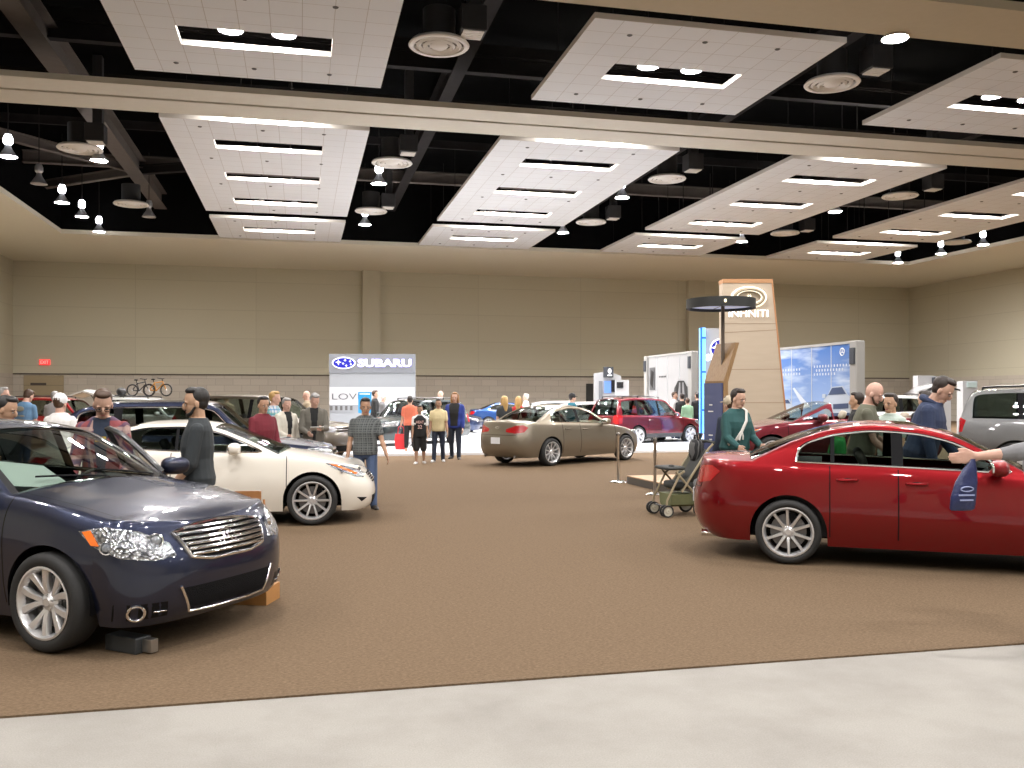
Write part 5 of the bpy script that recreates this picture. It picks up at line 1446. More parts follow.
b = MB(); b.rbox((0, 0, (zr0 + z1 + .25) / 2 + .03), (.055, .055, zr0 - z1 - .25 + .06), .006); b.build('post', mat('post_brown', (.10, .075, .055), .5), r, smooth=0)
b = MB(); b.ell((off - .06, -RR - .01, (zr0 + zr1) / 2), (.022, .03, .03), 10, 6); b.build('ring_spot', mat('spot_warm', (1, .9, .6), .3, emit=(1, .85, .55), es=1.5), r)

KM = TR((c0.x, c0.y, HP), rz=-YAW - math.radians(66)); CM = TR((pole.x, pole.y, HP), rz=-YAW)
for o in list(r.children): o.parent = rr_; o.matrix_local = KM.inverted() @ CM
bpy.data.objects.remove(r)

# stanchions
M_BRUSH = mat('brushed_steel', (.45, .43, .40), .3, .9)
pr = None
for px, py, lab in ((618, 483, 'steel stanchion post farthest left, beside the beige sedan nose'), (655, 495.5, 'middle steel stanchion post in front of the low wooden platform'), (702.5, 499, 'steel stanchion post half hidden behind the stroller')):
    p = on_plane(px, py); p.z = .012
    if pr is None:
        r = empty('stanchion', lab, 'stanchion', p, 0, 'stanchion posts')
        b = MB(); b.lathe([(0, 0), (.175, 0), (.175, .012), (.15, .03), (.05, .045), (0, .045)], 28); b.build('stanchion_base', M_CHROME, r, smooth=40)
        b = MB(); b.lathe([(.027, .04), (.027, .93), (.034, .94), (.034, 1.0), (.02, 1.015), (0, 1.02)], 16); b.build('post', M_BRUSH, r, smooth=40)
        b = MB(); b.box((0, 0, .97), (.075, .05, .04)); b.build('belt_head', M_DARKTRIM, r, smooth=0); pr = r
    else: dup(pr, p, 0, lab)

# ---- white photo wall with a car picture, blue photo wall with a truck picture
def photo_wall(name, label, pxl, Zl, pxr, Zr, htop, back, seams):
    loc, rz, w_ = frame_lr(pxl, Zl, pxr, Zr)
    r = empty(name, label, 'photo wall', loc, rz)
    MB().box((w_ / 2, .06, htop / 2), (w_, .08, htop - .04)).build('photo_panel', back, r, smooth=0)
    b = MB()
    for x in (-.12, w_ + .12): b.rbox((x, .06, htop / 2), (.34, .3, htop + .06), .03)
    b.box((w_ / 2, .06, htop), (w_, .14, .08)); b.build('wall_frame', mat('frame_pale', (.30, .295, .28), .6), r, smooth=0)
    b = MB()
    for f in seams: b.box((w_ * f, .012, htop / 2), (.025, .01, htop - .1))
    b.build('panel_seam', mat('seam_grey', (.45, .47, .5), .6), r, smooth=0)
    b = MB()
    for x in (-.12, w_ + .12): b.box((x, -.11, htop - .42), (.22, .05, .48))
    b.build('logo_plate', mat('plate_charcoal', (.03, .035, .045), .5), r, smooth=0)
    return r, w_
def flat(parent, nm, pts, m_, y=0., dep=.012): return MB().prism(pts, 0, dep, M=T2(0, y, 0)).build(nm, m_, parent, smooth=0)
hW = 3.55
r, w_ = photo_wall('photo_wall', 'white photo wall with a pale sports car picture behind the dark red wagon', 648, 41, 690.5, 36.5, hW, mat('photo_white', (.30, .30, .305), .5, noise=.05, nscale=1.5), (.22, .48, .75))
G = [mat('print_grey_%d' % k, (v, v, v * 1.04), .5) for k, v in enumerate((.17, .085, .008))]
u = lambda f, z: (f * w_, z * hW)
flat(r, 'print_car_body', [u(*p) for p in ((.46, .10), (.44, .26), (.50, .38), (.60, .47), (.72, .56), (.96, .62), (.97, .10))], G[0])
flat(r, 'print_windscreen', [u(*p) for p in ((.62, .45), (.66, .60), (.74, .68), (.86, .68), (.94, .60), (.95, .46), (.80, .42))], G[2], -.012)
flat(r, 'print_stripe', [u(*p) for p in ((.74, .46), (.77, .66), (.80, .66), (.80, .46))], G[0], -.022); flat(r, 'print_stripe', [u(*p) for p in ((.84, .46), (.84, .66), (.87, .66), (.89, .47))], G[0], -.022)
flat(r, 'print_shade', [u(*p) for p in ((.46, .12), (.46, .20), (.62, .34), (.90, .36), (.96, .14))], G[1], -.010)
flat(r, 'print_photo', [u(*p) for p in ((.05, .58), (.05, .86), (.18, .86), (.18, .58))], G[1], -.006); flat(r, 'print_photo', [u(*p) for p in ((.07, .66), (.10, .83), (.16, .80), (.14, .60))], G[2], -.012)
flat(r, 'print_photo', [u(*p) for p in ((.05, .14), (.05, .36), (.18, .36), (.18, .14))], G[2], -.006)
b = MB()
for k in range(5): b.box((w_ * (.30 + .036 * k), -.004, hW * .74), (.06, .01, .07))
b.build('print_caption', G[2], r, smooth=0)
def _sky(nt, b, N, L):
    tc = N('ShaderNodeTexCoord'); sp = N('ShaderNodeSeparateXYZ'); L(tc.outputs['Object'], sp.inputs[0])
    mr = N('ShaderNodeMapRange'); mr.inputs['From Max'].default_value = 3.3; mr.inputs['From Min'].default_value = .8; L(sp.outputs['Z'], mr.inputs[0])
    cr = N('ShaderNodeValToRGB'); cr.color_ramp.elements[0].color = (.25, .34, .50, 1); cr.color_ramp.elements[1].color = (.028, .105, .33, 1); L(mr.outputs[0], cr.inputs[0])
    mp = N('ShaderNodeMapping'); mp.inputs['Scale'].default_value = (.35, 1, 1.8); mp.inputs['Rotation'].default_value = (0, -.25, 0); n = N('ShaderNodeTexNoise', Scale=1.3, Detail=4.)
    L(tc.outputs['Object'], mp.inputs[0]); L(mp.outputs[0], n.inputs['Vector'])
    c2 = N('ShaderNodeValToRGB'); c2.color_ramp.elements[0].position = .48; c2.color_ramp.elements[1].position = .68; L(n.outputs['Fac'], c2.inputs[0])
    mx = N('ShaderNodeMix', _data_type='RGBA'); mx.inputs[7].default_value = (.40, .46, .55, 1); L(c2.outputs[0], mx.inputs[0]); L(cr.outputs[0], mx.inputs[6]); L(mx.outputs[2], b.inputs['Base Color'])
    L(mx.outputs[2], b.inputs['Emission Color']); b.inputs['Emission Strength'].default_value = .12
M_SKY = node_mat('printed_sky', _sky)
hB = z_at(342, 27.0)
r, w_ = photo_wall('photo_wall', 'blue sky photo wall with a silver pickup picture behind the convertible', 757, 32.5, 853, 27.0, hB, M_SKY, (.40, .61, .80))
S0, S1, S2 = mat('print_silver', (.36, .41, .48), .5), mat('print_navy', (.02, .04, .10), .5), mat('print_pale', (.48, .53, .60), .5)
u = lambda f, z: (f * w_, z)
zb = lambda y: z_at(y, 28.3)
X = lambda p: (p - 757) / 96.
flat(r, 'print_pickup', [u(X(828), zb(424)), u(X(827), zb(400)), u(X(831), zb(395)), u(X(834), zb(387)), u(X(844), zb(386)), u(X(848), zb(394)), u(X(852), zb(400)), u(X(852.5), zb(421)), u(X(848), zb(424))], S0, .018)
flat(r, 'print_screen', [u(X(831.5), zb(395)), u(X(835), zb(388)), u(X(843.5), zb(387.3)), u(X(847), zb(394))], S1, .008)
flat(r, 'print_grille', [u(X(836), zb(409)), u(X(836), zb(404)), u(X(849), zb(403)), u(X(849), zb(408))], S1, .008); flat(r, 'print_grille', [u(X(834), zb(418)), u(X(834), zb(413)), u(X(851), zb(412)), u(X(851), zb(417))], S1, .008)
flat(r, 'print_mirror', [u(X(826), zb(398)), u(X(826), zb(394)), u(X(829), zb(394)), u(X(829), zb(398))], S0, .008)
flat(r, 'print_small_car', [u(X(785), zb(413)), u(X(785), zb(404)), u(X(788), zb(399)), u(X(793), zb(399)), u(X(796), zb(405)), u(X(796), zb(413))], S0, .018); flat(r, 'print_screen', [u(X(787), zb(404)), u(X(789), zb(400)), u(X(792), zb(400)), u(X(794.5), zb(404))], S1, .008)
flat(r, 'print_mast', [u(X(797), zb(388)), u(X(798.5), zb(387)), u(X(815), zb(408)), u(X(808), zb(408))], S2, .010)
b = MB()
for x0, x1, y in ((785, 805, 368), (785, 805, 372.5), (817, 851, 366), (819, 845, 370), (817, 838, 374)):
    k = int((x1 - x0) / 2.6)
    for i in range(k): b.box((w_ * X(x0 + (i + .5) * (x1 - x0) / k), .014, zb(y)), (.05, .01, .075))
b.build('print_caption', S2, r, smooth=0)
b = MB(); sx, sz = w_ * X(843.5), zb(353)
b.tube([(sx + .11 * math.cos(a), .012, sz + .11 * math.sin(a)) for a in np.linspace(0, 2 * PI, 25)[:-1]], .014, 6, True)
for a in (PI / 2, PI / 2 + 2 * PI / 3, PI / 2 - 2 * PI / 3): b.tube([(sx, .012, sz), (sx + .11 * math.cos(a), .012, sz + .11 * math.sin(a))], .012, 6)
b.build('print_star', M_WHITE, r)

# ---- white service stands far back
def stand(name, label, pxl, pxr, Z, ytop, roof, screens, dark):
    loc, rz, w_ = frame_lr(pxl, Z, pxr, Z); h = z_at(ytop, Z)
    r = empty(name, label, 'display stand', loc, rz)
    MB().prism([(0, 0), (w_, 0), (w_, h * roof[1]), (w_ * roof[2], h), (0, h * roof[0])], -.5, 0, M=T2(0, 0, 0)).build('stand_body', M_SIGNW, r, smooth=0)
    for x0, x1, y0, y1, m_ in screens:
        MB().box((w_ * (x0 + x1) / 2, -.03, (z_at(y0, Z) + z_at(y1, Z)) / 2), (w_ * (x1 - x0), .06, abs(z_at(y0, Z) - z_at(y1, Z)))).build('stand_screen', m_, r, smooth=0)
    if dark:
        x0, x1, y0, y1 = dark
        o = MB().box((w_ * (x0 + x1) / 2, -.1, (z_at(y0, Z) + z_at(y1, Z)) / 2), (w_ * (x1 - x0), .2, abs(z_at(y0, Z) - z_at(y1, Z)))).build('stand_sign', mat('plate_charcoal', (.03, .035, .045), .5), r, smooth=0)
        cx, cz = w_ * (x0 + x1) / 2, (z_at(y0, Z) + z_at(y1, Z)) / 2; q = abs(z_at(y0, Z) - z_at(y1, Z))
        b = MB(); b.ell((cx + q * .1, -.21, cz + q * .1), (q * .16, .01, q * .24), 12, 6); b.box((cx + q * .1, -.21, cz - q * .3), (q * .4, .02, q * .1)); b.build('sign_symbol', M_LOGOW, o)
SB = mat('screen_bluish', (.08, .15, .4), .2, emit=(.12, .25, .8), es=.7); SK = mat('screen_black', (.01, .01, .012), .2)
stand('display_stand', 'white gabled stand with dark sign and screens behind the dark red wagon', 594.5, 621, 47, 371, (.96, .92, .45), ((.36, .62, 381, 393, SB), (.62, .80, 380, 392, SK), (.16, .30, 381, 400, M_SIGNG)), (.33, .70, 367, 377.5))
stand('display_stand', 'lower white block with a black screen right of the gabled stand', 616, 629, 45.5, 380, (1, 1, .5), ((.05, .55, 382, 388, SK),), None)
stand('display_stand', 'white gabled stand with dark symbol above the raised tailgate at right', 918, 951, 40, 375.5, (1, .96, .4), (), (.42, .66, 377.5, 384.5))
stand('display_stand', 'small white block with pale screen at far right above the silver vehicle', 963, 977.5, 36, 381, (1, 1, .5), ((.25, .9, 382, 387.5, mat('screen_pale', (.4, .5, .5), .3)),), None)

# ---- bicycles on the roof of the white wagon
def bicycle(label, loc, rz, col, s=.85, group=None):
    r = empty('bicycle', label, 'bicycle', loc, rz, group)
    R = .33 * s; wb = 1.02 * s; fm = mat('bike_' + col[0], col[1], .4); first = None
    for x in (0, wb):
        if first is None:
            b = MB(); b.tube([(R * math.cos(a), 0, R * math.sin(a)) for a in np.linspace(0, 2 * PI, 33)[:-1]], .028, 8, True); first = b.build('bike_wheel', M_RUBBER, r)
            b = MB()
            for k in range(12):
                a = k * PI / 6; b.tube([(0, .02 if k % 2 else -.02, 0), (R * math.cos(a), 0, R * math.sin(a))], .004, 4)
            b.ell((0, 0, 0), (.03, .04, .03), 8, 6); b.build('spokes', M_RIM, first); w = first
        else: w = dup(first, parent=r)
        w.location = (x, 0, R)
    H = lambda x, z: Vector((x * s, 0, z * s))
    b = MB(); rear, bb, seat, head, headb, front = H(0, .33), H(.42, .29), H(.28, .78), H(.80, .82), H(.84, .70), H(1.02, .33)
    for p, q in ((bb, seat), (seat.lerp(bb, .1), head), (bb, headb), (rear, bb), (rear, seat.lerp(bb, .12)), (headb, front), (head, headb)): b.tube([p, q], .022, 8)
    b.build('bike_frame', fm, r)
    b = MB(); b.tube([H(.26, .78), H(.24, .92)], .016, 6); b.ell(H(.22, .94), (.13 * s, .07, .03), 12, 6); b.build('saddle', M_BLACK, r)
    b = MB(); hb = H(.76, .98); b.tube([H(.80, .82), hb], .016, 6); b.tube([hb + Vector((-.05, -.26, .02)), hb + Vector((.02, -.1, 0)), hb + Vector((.02, .1, 0)), hb + Vector((-.05, .26, .02))], .015, 6); b.build('handlebar', M_BLACK, r)
    b = MB(); b.lathe([(0, .02), (.09, .02), (.09, .03), (0, .03)], 18, 0, TR(bb + Vector((0, .03, 0)), rx=PI / 2)); b.tube([bb + Vector((0, .05, 0)), bb + Vector((.10, .06, -.10))], .012, 6); b.build('crank', M_RIM, r)
    return r
ZBK = 36.
for px, dz, col, lab in ((140.5, 0, ('black', (.02, .02, .022)), 'dark bicycle on the white wagon roof, left one'), (157.5, -1.2, ('orange', (.55, .25, .03)), 'orange framed bicycle on the white wagon roof, right one')):
    p = at_depth(px - 8, HY, ZBK + dz); bicycle(lab, (p.x, p.y, 1.80), -YAW + math.radians(-6), col, .66, 'bicycles on a car roof')
p = at_depth(121.5, HY, ZBK); r = empty('roof_cargo_lamp', 'dark round roof carrier clamp on the white wagon roof', 'roof carrier', (p.x, p.y, 1.78))
b = MB(); b.ell((0, 0, .18), (.20, .22, .17), 14, 8); b.tube([(-.25, 0, .03), (.3, 0, .03)], .03, 6); b.build('carrier_shell', M_DARKTRIM, r)

# ---- raised tailgates
def tailgate(root, x, z, w_, ln, up, m_, nm='tailgate'):
    b = MB(); R = TR((x, 0, z), ry=math.radians(up))
    rows = []
    for i, t in enumerate(np.linspace(0, 1, 8)):
        c = .10 * math.sin(t * PI) + (.0 if t < .55 else -(t - .55) * .75)
        rows.append([(-ln * t, y * w_ / 2 * (1 - .05 * t), c - .05 * (y * y)) for y in np.linspace(-1, 1, 9)] + [(-ln * t, y * w_ / 2 * (1 - .05 * t), c - .07 - .05 * (y * y)) for y in np.linspace(1, -1, 9)])
    b.loft(rows, 0, R); o = b.build(nm, m_, root, smooth=40)
    rows = [[(-ln * t, y * w_ * .40, .10 * math.sin(t * PI) - .105 - .05 * y * y) for y in np.linspace(-1, 1, 7)] for t in np.linspace(.10, .52, 5)]
    b = MB(); b.add([p for q in rows for p in q], [(i * 7 + j, i * 7 + j + 1, i * 7 + j + 8, i * 7 + j + 7) for i in range(4) for j in range(6)], 0, R); b.build('tailgate_window', mat('gate_glass', (.02, .022, .03), .1, coat=1), o)
    b = MB()
    for s in (-1, 1): b.tube([R @ Vector((-ln * .35, s * w_ * .46, -.02)), (x + .02, s * w_ * .46, z - .62)], .014, 6)
    b.build('gas_strut', M_DARKTRIM, o)
tailgate(wagon_white, -3.15, 1.74, 1.35, 1.5, 15, MATS['plain_white'])
tailgate(suv_white, -3.5, 1.88, 1.5, 1.45, 20, M_DARKTRIM)

# ---- stroller
ZS = 12.9; p0 = on_plane(676, 515.5)
ST = empty('stroller', 'dark and olive baby stroller with tan frame beside the red sedan tail', 'stroller', (p0.x, p0.y, .012), -YAW + PI + math.radians(14))
TAN = mat('stroller_tan', (.34, .28, .18), .4, .2); OLV = mat('stroller_olive', (.15, .16, .075), .8, noise=.15); CHAR = mat('stroller_charcoal', (.03, .032, .03), .8, noise=.2)
for s in (-1, 1):
    y = s * .25
    for x, rad, dbl in ((.26, .09, True), (-.27, .115, False)):
        for q in ((-.045, .045) if dbl else (0,)):
            b = MB(); A_ = Matrix.Translation((x, y + q, rad)) @ Matrix.Rotation(PI / 2, 4, 'X')
            b.lathe([(rad * .74, -.018), (rad * .96, -.018), (rad, -.008), (rad, .008), (rad * .96, .018), (rad * .74, .018)], 24, 0, A_, closed=True)
            o = b.build('stroller_wheel', M_RUBBER, ST, smooth=50)
            b = MB(); b.lathe([(0, -.012), (.02, -.02), (.03, -.012), (rad * .55, -.008), (rad * .76, -.014), (rad * .76, .014), (rad * .55, .008), (.03, .012), (0, .014)], 20, 0, A_); b.build('wheel_hub', mat('hub_cream', (.50, .47, .38), .5), o, smooth=40)
    b = MB()
    b.tube([(.26, y, .13), (.25, y, .24), (.05, y, .62), (-.02, y, .66)], .017, 8)
    b.tube([(-.27, y, .14), (-.12, y, .40), (.12, y, .66)], .016, 8)
    b.tube([(.02, y, .36), (-.18, y, .66), (-.40, y, .98), (-.47, y, 1.05)], .018, 8)
    b.build('frame_tube', TAN, ST)
b = MB(); b.tube([(-.47, -.25, 1.05), (-.50, -.22, 1.07), (-.51, 0, 1.08), (-.50, .22, 1.07), (-.47, .25, 1.05)], .022, 8); b.build('push_handle', CHAR, ST)
b = MB(); b.tube([(.26, -.25, .15), (.26, .25, .15)], .012, 6); b.tube([(-.27, -.25, .14), (-.27, .25, .14)], .012, 6); b.build('axle_bar', M_DARKTRIM, ST)
b = MB(); b.ell((.10, 0, .70), (.17, .27, .028), 20, 8, e1=.5, e2=.5); b.ell((.14, .15, .725), (.045, .045, .03), 12, 6); b.build('snack_tray', CHAR, ST)
b = MB(); b.loft([[(.14 * 1 + dx, sy * w_, z) for dx, sy in ((.03, -1), (.03, 1), (-.40, 1), (-.40, -1))] for z, w_ in ((.14, .15), (.17, .20), (.32, .235))]); b.build('storage_basket', OLV, ST, smooth=40)
b = MB(); b.ell((-.04, 0, .45), (.19, .22, .06), 16, 8, e1=.5, e2=.5); b.ell((0, 0, .28), (.07, .21, .30), 14, 10, 0, TR((-.16, 0, .46), ry=math.radians(-32)), .5, .5); b.build('stroller_seat', CHAR, ST, smooth=60)
def _zeb(nt, b, N, L):
    tc = N('ShaderNodeTexCoord'); wv = N('ShaderNodeTexWave', Scale=5., Distortion=6., Detail=1.); L(tc.outputs['Object'], wv.inputs['Vector'])
    cr = N('ShaderNodeValToRGB'); cr.color_ramp.interpolation = 'CONSTANT'; cr.color_ramp.elements[0].color = (.012, .012, .014, 1); cr.color_ramp.elements[1].position = .80; cr.color_ramp.elements[1].color = (.11, .11, .11, 1)
    L(wv.outputs['Fac'], cr.inputs[0]); L(cr.outputs[0], b.inputs['Base Color']); b.inputs['Roughness'].default_value = .8
b = MB(); rows = []
for x, z, sag in ((.02, .38, 0), (-.08, .52, .03), (-.18, .67, .05), (-.30, .84, .05), (-.40, .98, .02)):
    rows.append([(x - sag * (1 - (y / .24) ** 2), y, z - .02 * (1 - (y / .24) ** 2)) for y in np.linspace(-.24, .24, 9)])
b.add([p for q in rows for p in q], [(i * 9 + j, i * 9 + j + 1, i * 9 + j + 10, i * 9 + j + 9) for i in range(4) for j in range(8)]); b.build('back_panel', mat('panel_drab', (.085, .082, .06), .85, noise=.2), ST, smooth=60)
p0 = at_depth(696, HY, 13.6)
r = empty('patterned_bag', 'black bag with pale scribble pattern hanging beside the stroller', 'bag', (p0.x, p0.y, z_at(461, 13.6)))
b = MB(); b.ell((0, 0, .16), (.10, .13, .17), 16, 10, e1=.7, e2=.8); b.build('bag_body', node_mat('canopy_print', _zeb), r)
b = MB(); b.tube([(0, -.08, .30), (0, -.05, .38), (0, .05, .38), (0, .08, .30)], .012, 6); b.build('bag_strap', M_BLACK, r)
b = MB(); b.ell((-.27, .03, .47), (.10, .20, .11), 14, 8, e1=.6, e2=.6)
b.build('blanket_bundle', mat('blanket_pale', (.30, .31, .32), .8, noise=.6, nscale=12), ST)

# ---- under and on the dark blue sedan
p = on_plane(128, 652)
r = empty('floor_box', 'black cable box lying on the carpet under the dark blue sedan', 'box', (p.x, p.y, .012), math.radians(-40))
MB().rbox((0, 0, .055), (.30, .13, .11), .008).build('box_body', mat('box_graphite', (.05, .055, .058), .35, .3), r, smooth=0)
MB().rbox((.19, .02, .055), (.09, .06, .09), .004).build('metal_bracket', M_BRUSH, r, smooth=0)
p = on_plane(236, 602)
r = empty('wooden_ramp', 'orange wooden wedge on the carpet by the dark blue sedan far front corner', 'wedge', (p.x, p.y, .012), math.radians(-20))
b = MB(); b.add([(0, -.15, 0), (.33, -.15, 0), (.33, .15, 0), (0, .15, 0), (.30, -.15, .14), (.33, -.15, .14), (.33, .15, .14), (.30, .15, .14)], [(0, 1, 2, 3), (0, 4, 5, 1), (3, 2, 6, 7), (1, 5, 6, 2), (4, 7, 6, 5), (0, 3, 7, 4)]); b.build('ramp_wedge', mat('wedge_wood', (.42, .20, .06), .6, noise=.15, nscale=6), r, smooth=0)
p = at_depth(248, 495, 10.6); 
r = empty('easel_sign', 'orange brown wooden easel top between the two left cars', 'easel', (p.x, p.y, .012), -YAW + .1)
z = z_at(492, 10.6)
MB().box((0, 0, z - .14), (.30, .03, .28)).build('easel_board', mat('easel_wood', (.33, .15, .05), .5, noise=.12, nscale=5), r, smooth=0)
b = MB()
for s in (-1, 1): b.tube([(s * .18, -.0, z - .1), (s * .24, -.1, 0)], .015, 6)
b.tube([(0, .02, z - .1), (0, .28, 0)], .015, 6); b.build('easel_leg', mat('easel_wood', (.33, .15, .05), .5), r)
# price sheets behind the glass
def sheet(car, info, pts, al, label=None):
    vs, fs = info['patch'](pts, math.radians(al), -.035, 0, 2)
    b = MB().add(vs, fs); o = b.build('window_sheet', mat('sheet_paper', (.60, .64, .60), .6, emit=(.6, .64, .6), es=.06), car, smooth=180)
sheet(m35, m35i, [(-.6, -.66, 1.12), (-.6, -.28, 1.08), (-.6, -.30, 1.24), (-.6, -.62, 1.30)], 0)
# ------------------------------------------------------------------ the visitors
def plaid(name, base, l1, l2, s1=40., s2=40., w1=.55, w2=.9):
    def f(nt, b, N, L):
        tc = N('ShaderNodeTexCoord'); sp = N('ShaderNodeSeparateXYZ'); L(tc.outputs['Object'], sp.inputs[0])
        ad = N('ShaderNodeMath', _operation='ADD'); L(sp.outputs['X'], ad.inputs[0]); L(sp.outputs['Y'], ad.inputs[1])
        def stripe(src, sc, thr):
            m = N('ShaderNodeMath', _operation='MULTIPLY'); m.inputs[1].default_value = sc; L(src, m.inputs[0])
            s = N('ShaderNodeMath', _operation='SINE'); L(m.outputs[0], s.inputs[0])
            g = N('ShaderNodeMath', _operation='GREATER_THAN'); g.inputs[1].default_value = thr; L(s.outputs[0], g.inputs[0]); return g.outputs[0]
        col = None
        for src, sc, thr, c in ((sp.outputs['Z'], s1, w1, l1), (ad.outputs[0], s1, w1, l1), (sp.outputs['Z'], s2 * .5, w2, l2), (ad.outputs[0], s2 * .5, w2, l2)):
            mx = N('ShaderNodeMix', _data_type='RGBA'); mx.inputs[7].default_value = (*c, 1)
            if col is None: mx.inputs[6].default_value = (*base, 1)
            else: L(col, mx.inputs[6])
            hf = N('ShaderNodeMath', _operation='MULTIPLY'); hf.inputs[1].default_value = .7; L(stripe(src, sc, thr), hf.inputs[0]); L(hf.outputs[0], mx.inputs[0]); col = mx.outputs[2]
        L(col, b.inputs['Base Color']); b.inputs['Roughness'].default_value = .9
    return node_mat('cloth_' + name, f)
JEANS = cloth('jeans_blue', (.055, .085, .16)); JEAND = cloth('jeans_dark', (.02, .028, .05)); KHAKI = cloth('khaki', (.30, .24, .16)); BLK = cloth('black', (.012, .012, .013)); CHARC = cloth('charcoal', (.030, .036, .040))
SH_D = mat('shoe_dark', (.03, .025, .02), .5); SH_W = mat('shoe_white', (.55, .55, .55), .5); SH_P = mat('shoe_peach', (.45, .25, .18), .5)
VIEW = 270 - math.degrees(YAW)
def P_(label, px, Z, ytop, fc, **kw): return person(label, px, Z, ytop, fc - math.degrees(YAW), **kw)

dk, dki = P_('man in dark grey long sleeved shirt standing between the two left cars', 196, 8.75, 388, 196, skin='tan', hair='black', beard=True, top=('rolled', CHARC), legs=('long', JEAND), shoe=SH_D, armL=(10, 4, 28, 5), armR=(14, 6, 50), head=(4, 4), vox=.0075)
pl, pli = P_('man with glasses in red plaid shirt looking down at the open car door', 103, 9.0, 390.5, 285, skin='light', hair='brown', glasses=True, top=('long', plaid('red_plaid', (.22, .05, .055), (.05, .05, .10), (.42, .30, .26), 46, 46)), inner=cloth('navy_tee', (.02, .03, .055)), legs=('long', JEANS), shoe=SH_D, armL=(18, 8, 40, 10), armR=(16, 8, 35, 10), lean=6, head=(10, 22), vox=.008)
b = MB(); b.box((0, 0, 0), (.012, .10, .05)); o = b.build('shirt_print', mat('print_yellow', (.55, .38, .03), .7), pl, smooth=0); q = pli['sc'](pli['bend'](Vector((.082, -.0, .73)))); o.location = q
P_('dark haired person whose head shows over the dark blue car roof at left', 9, 9.6, 396.5, 8, skin='tan', hair='black', top=('short', CHARC), legs=('long', JEAND), head=(-5, 15), vox=.009)
P_('grey haired man in red shirt at the left edge of the picture', 3, 19.5, 387.5, 15, skin='pink', hair='grey', top=('short', cloth('brick_red', (.28, .03, .025))), legs=('long', KHAKI), vox=.013)
bt, bti = P_('man in light blue printed T-shirt seen from behind at left', 30.5, 20.5, 390.5, 80, skin='pink', hair='brown', top=('short', cloth('sky_blue', (.11, .22, .36))), legs=('long', JEANS), vox=.013, lean=10, head=(0, 25))
b = MB(); b.ell((0, 0, .06), (.012, .12, .06), 10, 6); b.ell((0, 0, -.10), (.012, .13, .03), 10, 6); o = b.build('shirt_print', mat('print_sand', (.30, .32, .26), .8), bt); o.location = bti['sc'](bti['bend'](Vector((-.082, 0, .72))))
P_('person in light grey shirt behind the man in the white cap', 54.5, 24, 391.5, 95, skin='pink', hair='grey', top=('short', cloth('pale_grey', (.32, .31, .32))), legs=('long', JEANS), vox=.014)
wc, wci = P_('man in white cap and white T-shirt with dark lettering seen from behind', 60, 13.6, 394, 84, skin='pink', hair='brown', cap=mat('cap_white', (.72, .72, .74), .7), top=('short', cloth('white_tee', (.72, .71, .70))), legs=('long', JEANS), vox=.011)
b = MB()
for k, wd in enumerate((.035, .03, .02, .035, .03, .03, .02)): b.box((0, -.115 + k * .038, 0), (.02, wd * .75, .05))
o = b.build('shirt_lettering', mat('letter_dark', (.05, .05, .06), .8), wc, smooth=0); o.location = wci['sc'](wci['bend'](Vector((-.079, 0, .735))))
P_('man in maroon shirt standing between the white coupe and the dark blue crossover', 263.5, 14.5, 396.5, 318, skin='brown', hair='black', top=('long', cloth('maroon', (.14, .012, .022))), legs=('long', JEAND), shoe=SH_D, head=(-6, 6), vox=.009, armL=(10, 6, 22), armR=(8, 6, 25))
P_('blond woman in flowered top in front of the dark bronze SUV', 275, 18.9, 391.5, 350, skin='pink', hair='blond', top=('short', plaid('flowers', (.55, .58, .62), (.05, .22, .42), (.1, .35, .3), 60, 38)), legs=('long', JEANS), vox=.013, head=(5, 5))
P_('grey haired woman in white jacket holding a dark strap', 287, 17.9, 398, 315, skin='pink', hair='grey', top=('jacket', cloth('cream', (.62, .58, .50))), inner=BLK, legs=('long', KHAKI), armR=(14, 8, 60, 20), vox=.012, head=(0, 10))
bz, bzi = P_('grey haired man in grey blazer reading a leaflet', 315.5, 17.9, 394, 285, skin='pink', hair='grey', top=('jacket', cloth('blazer', (.135, .125, .105))), inner=BLK, legs=('long', JEAND), armL=(18, 8, 72, 30), armR=(12, 8, 62, 30), lean=6, head=(12, 22), vox=.012)
b = MB(); b.rbox((0, 0, 0), (.16, .26, .012), .003, 0, TR((0, 0, 0), ry=math.radians(-25))); o = b.build('leaflet', M_WHITE); tag(o, 'white leaflet held by the man in the grey blazer', 'leaflet'); o.location = bzi['M'] @ bzi['sc'](bzi['bend'](Vector((.25, .02, .645)))); o.rotation_euler = (0, 0, math.radians(285) - YAW)
ck, cki = P_('man in dark checked short sleeved shirt walking towards the viewer', 365.5, 14.3, 398, 284, skin='brown', hair='black', top=('short', plaid('grey_check', (.045, .05, .052), (.15, .16, .16), (.11, .12, .12), 170, 170, .75, .8)), legs=('long', JEANS), shoe=SH_D, armL=(16, 13, 14), armR=(-2, 10, 18), legL=(14, 4), legR=(-14, 14), head=(0, 8), vox=.0085)
cr, cri = P_('woman in coral top seen from behind near the graphite SUV', 410, 28.0, 396, 100, skin='tan', hair='dark', top=('short', cloth('coral', (.62, .16, .09))), legs=('capri', BLK), shoe=SH_P, vox=.012, armL=(10, 8, 30), armR=(4, 10, 10), legL=(6, 6), legR=(-5, 8), lean=4)
p = cri['J']['wriL']; r = empty('shopping_bag', 'bright red shopping bag held by the woman in coral', 'bag', (p.x, p.y, max(.012, p.z - .90)), -YAW)
b = MB(); b.loft([[(sx * w_, sy * d_, z) for sx, sy in ((-1, -1), (1, -1), (1, 1), (-1, 1))] for z, w_, d_ in ((.12, .16, .09), (.42, .19, .09), (.60, .17, .04))]); b.build('bag_body', mat('bag_red', (.62, .02, .025), .5), r, smooth=0)
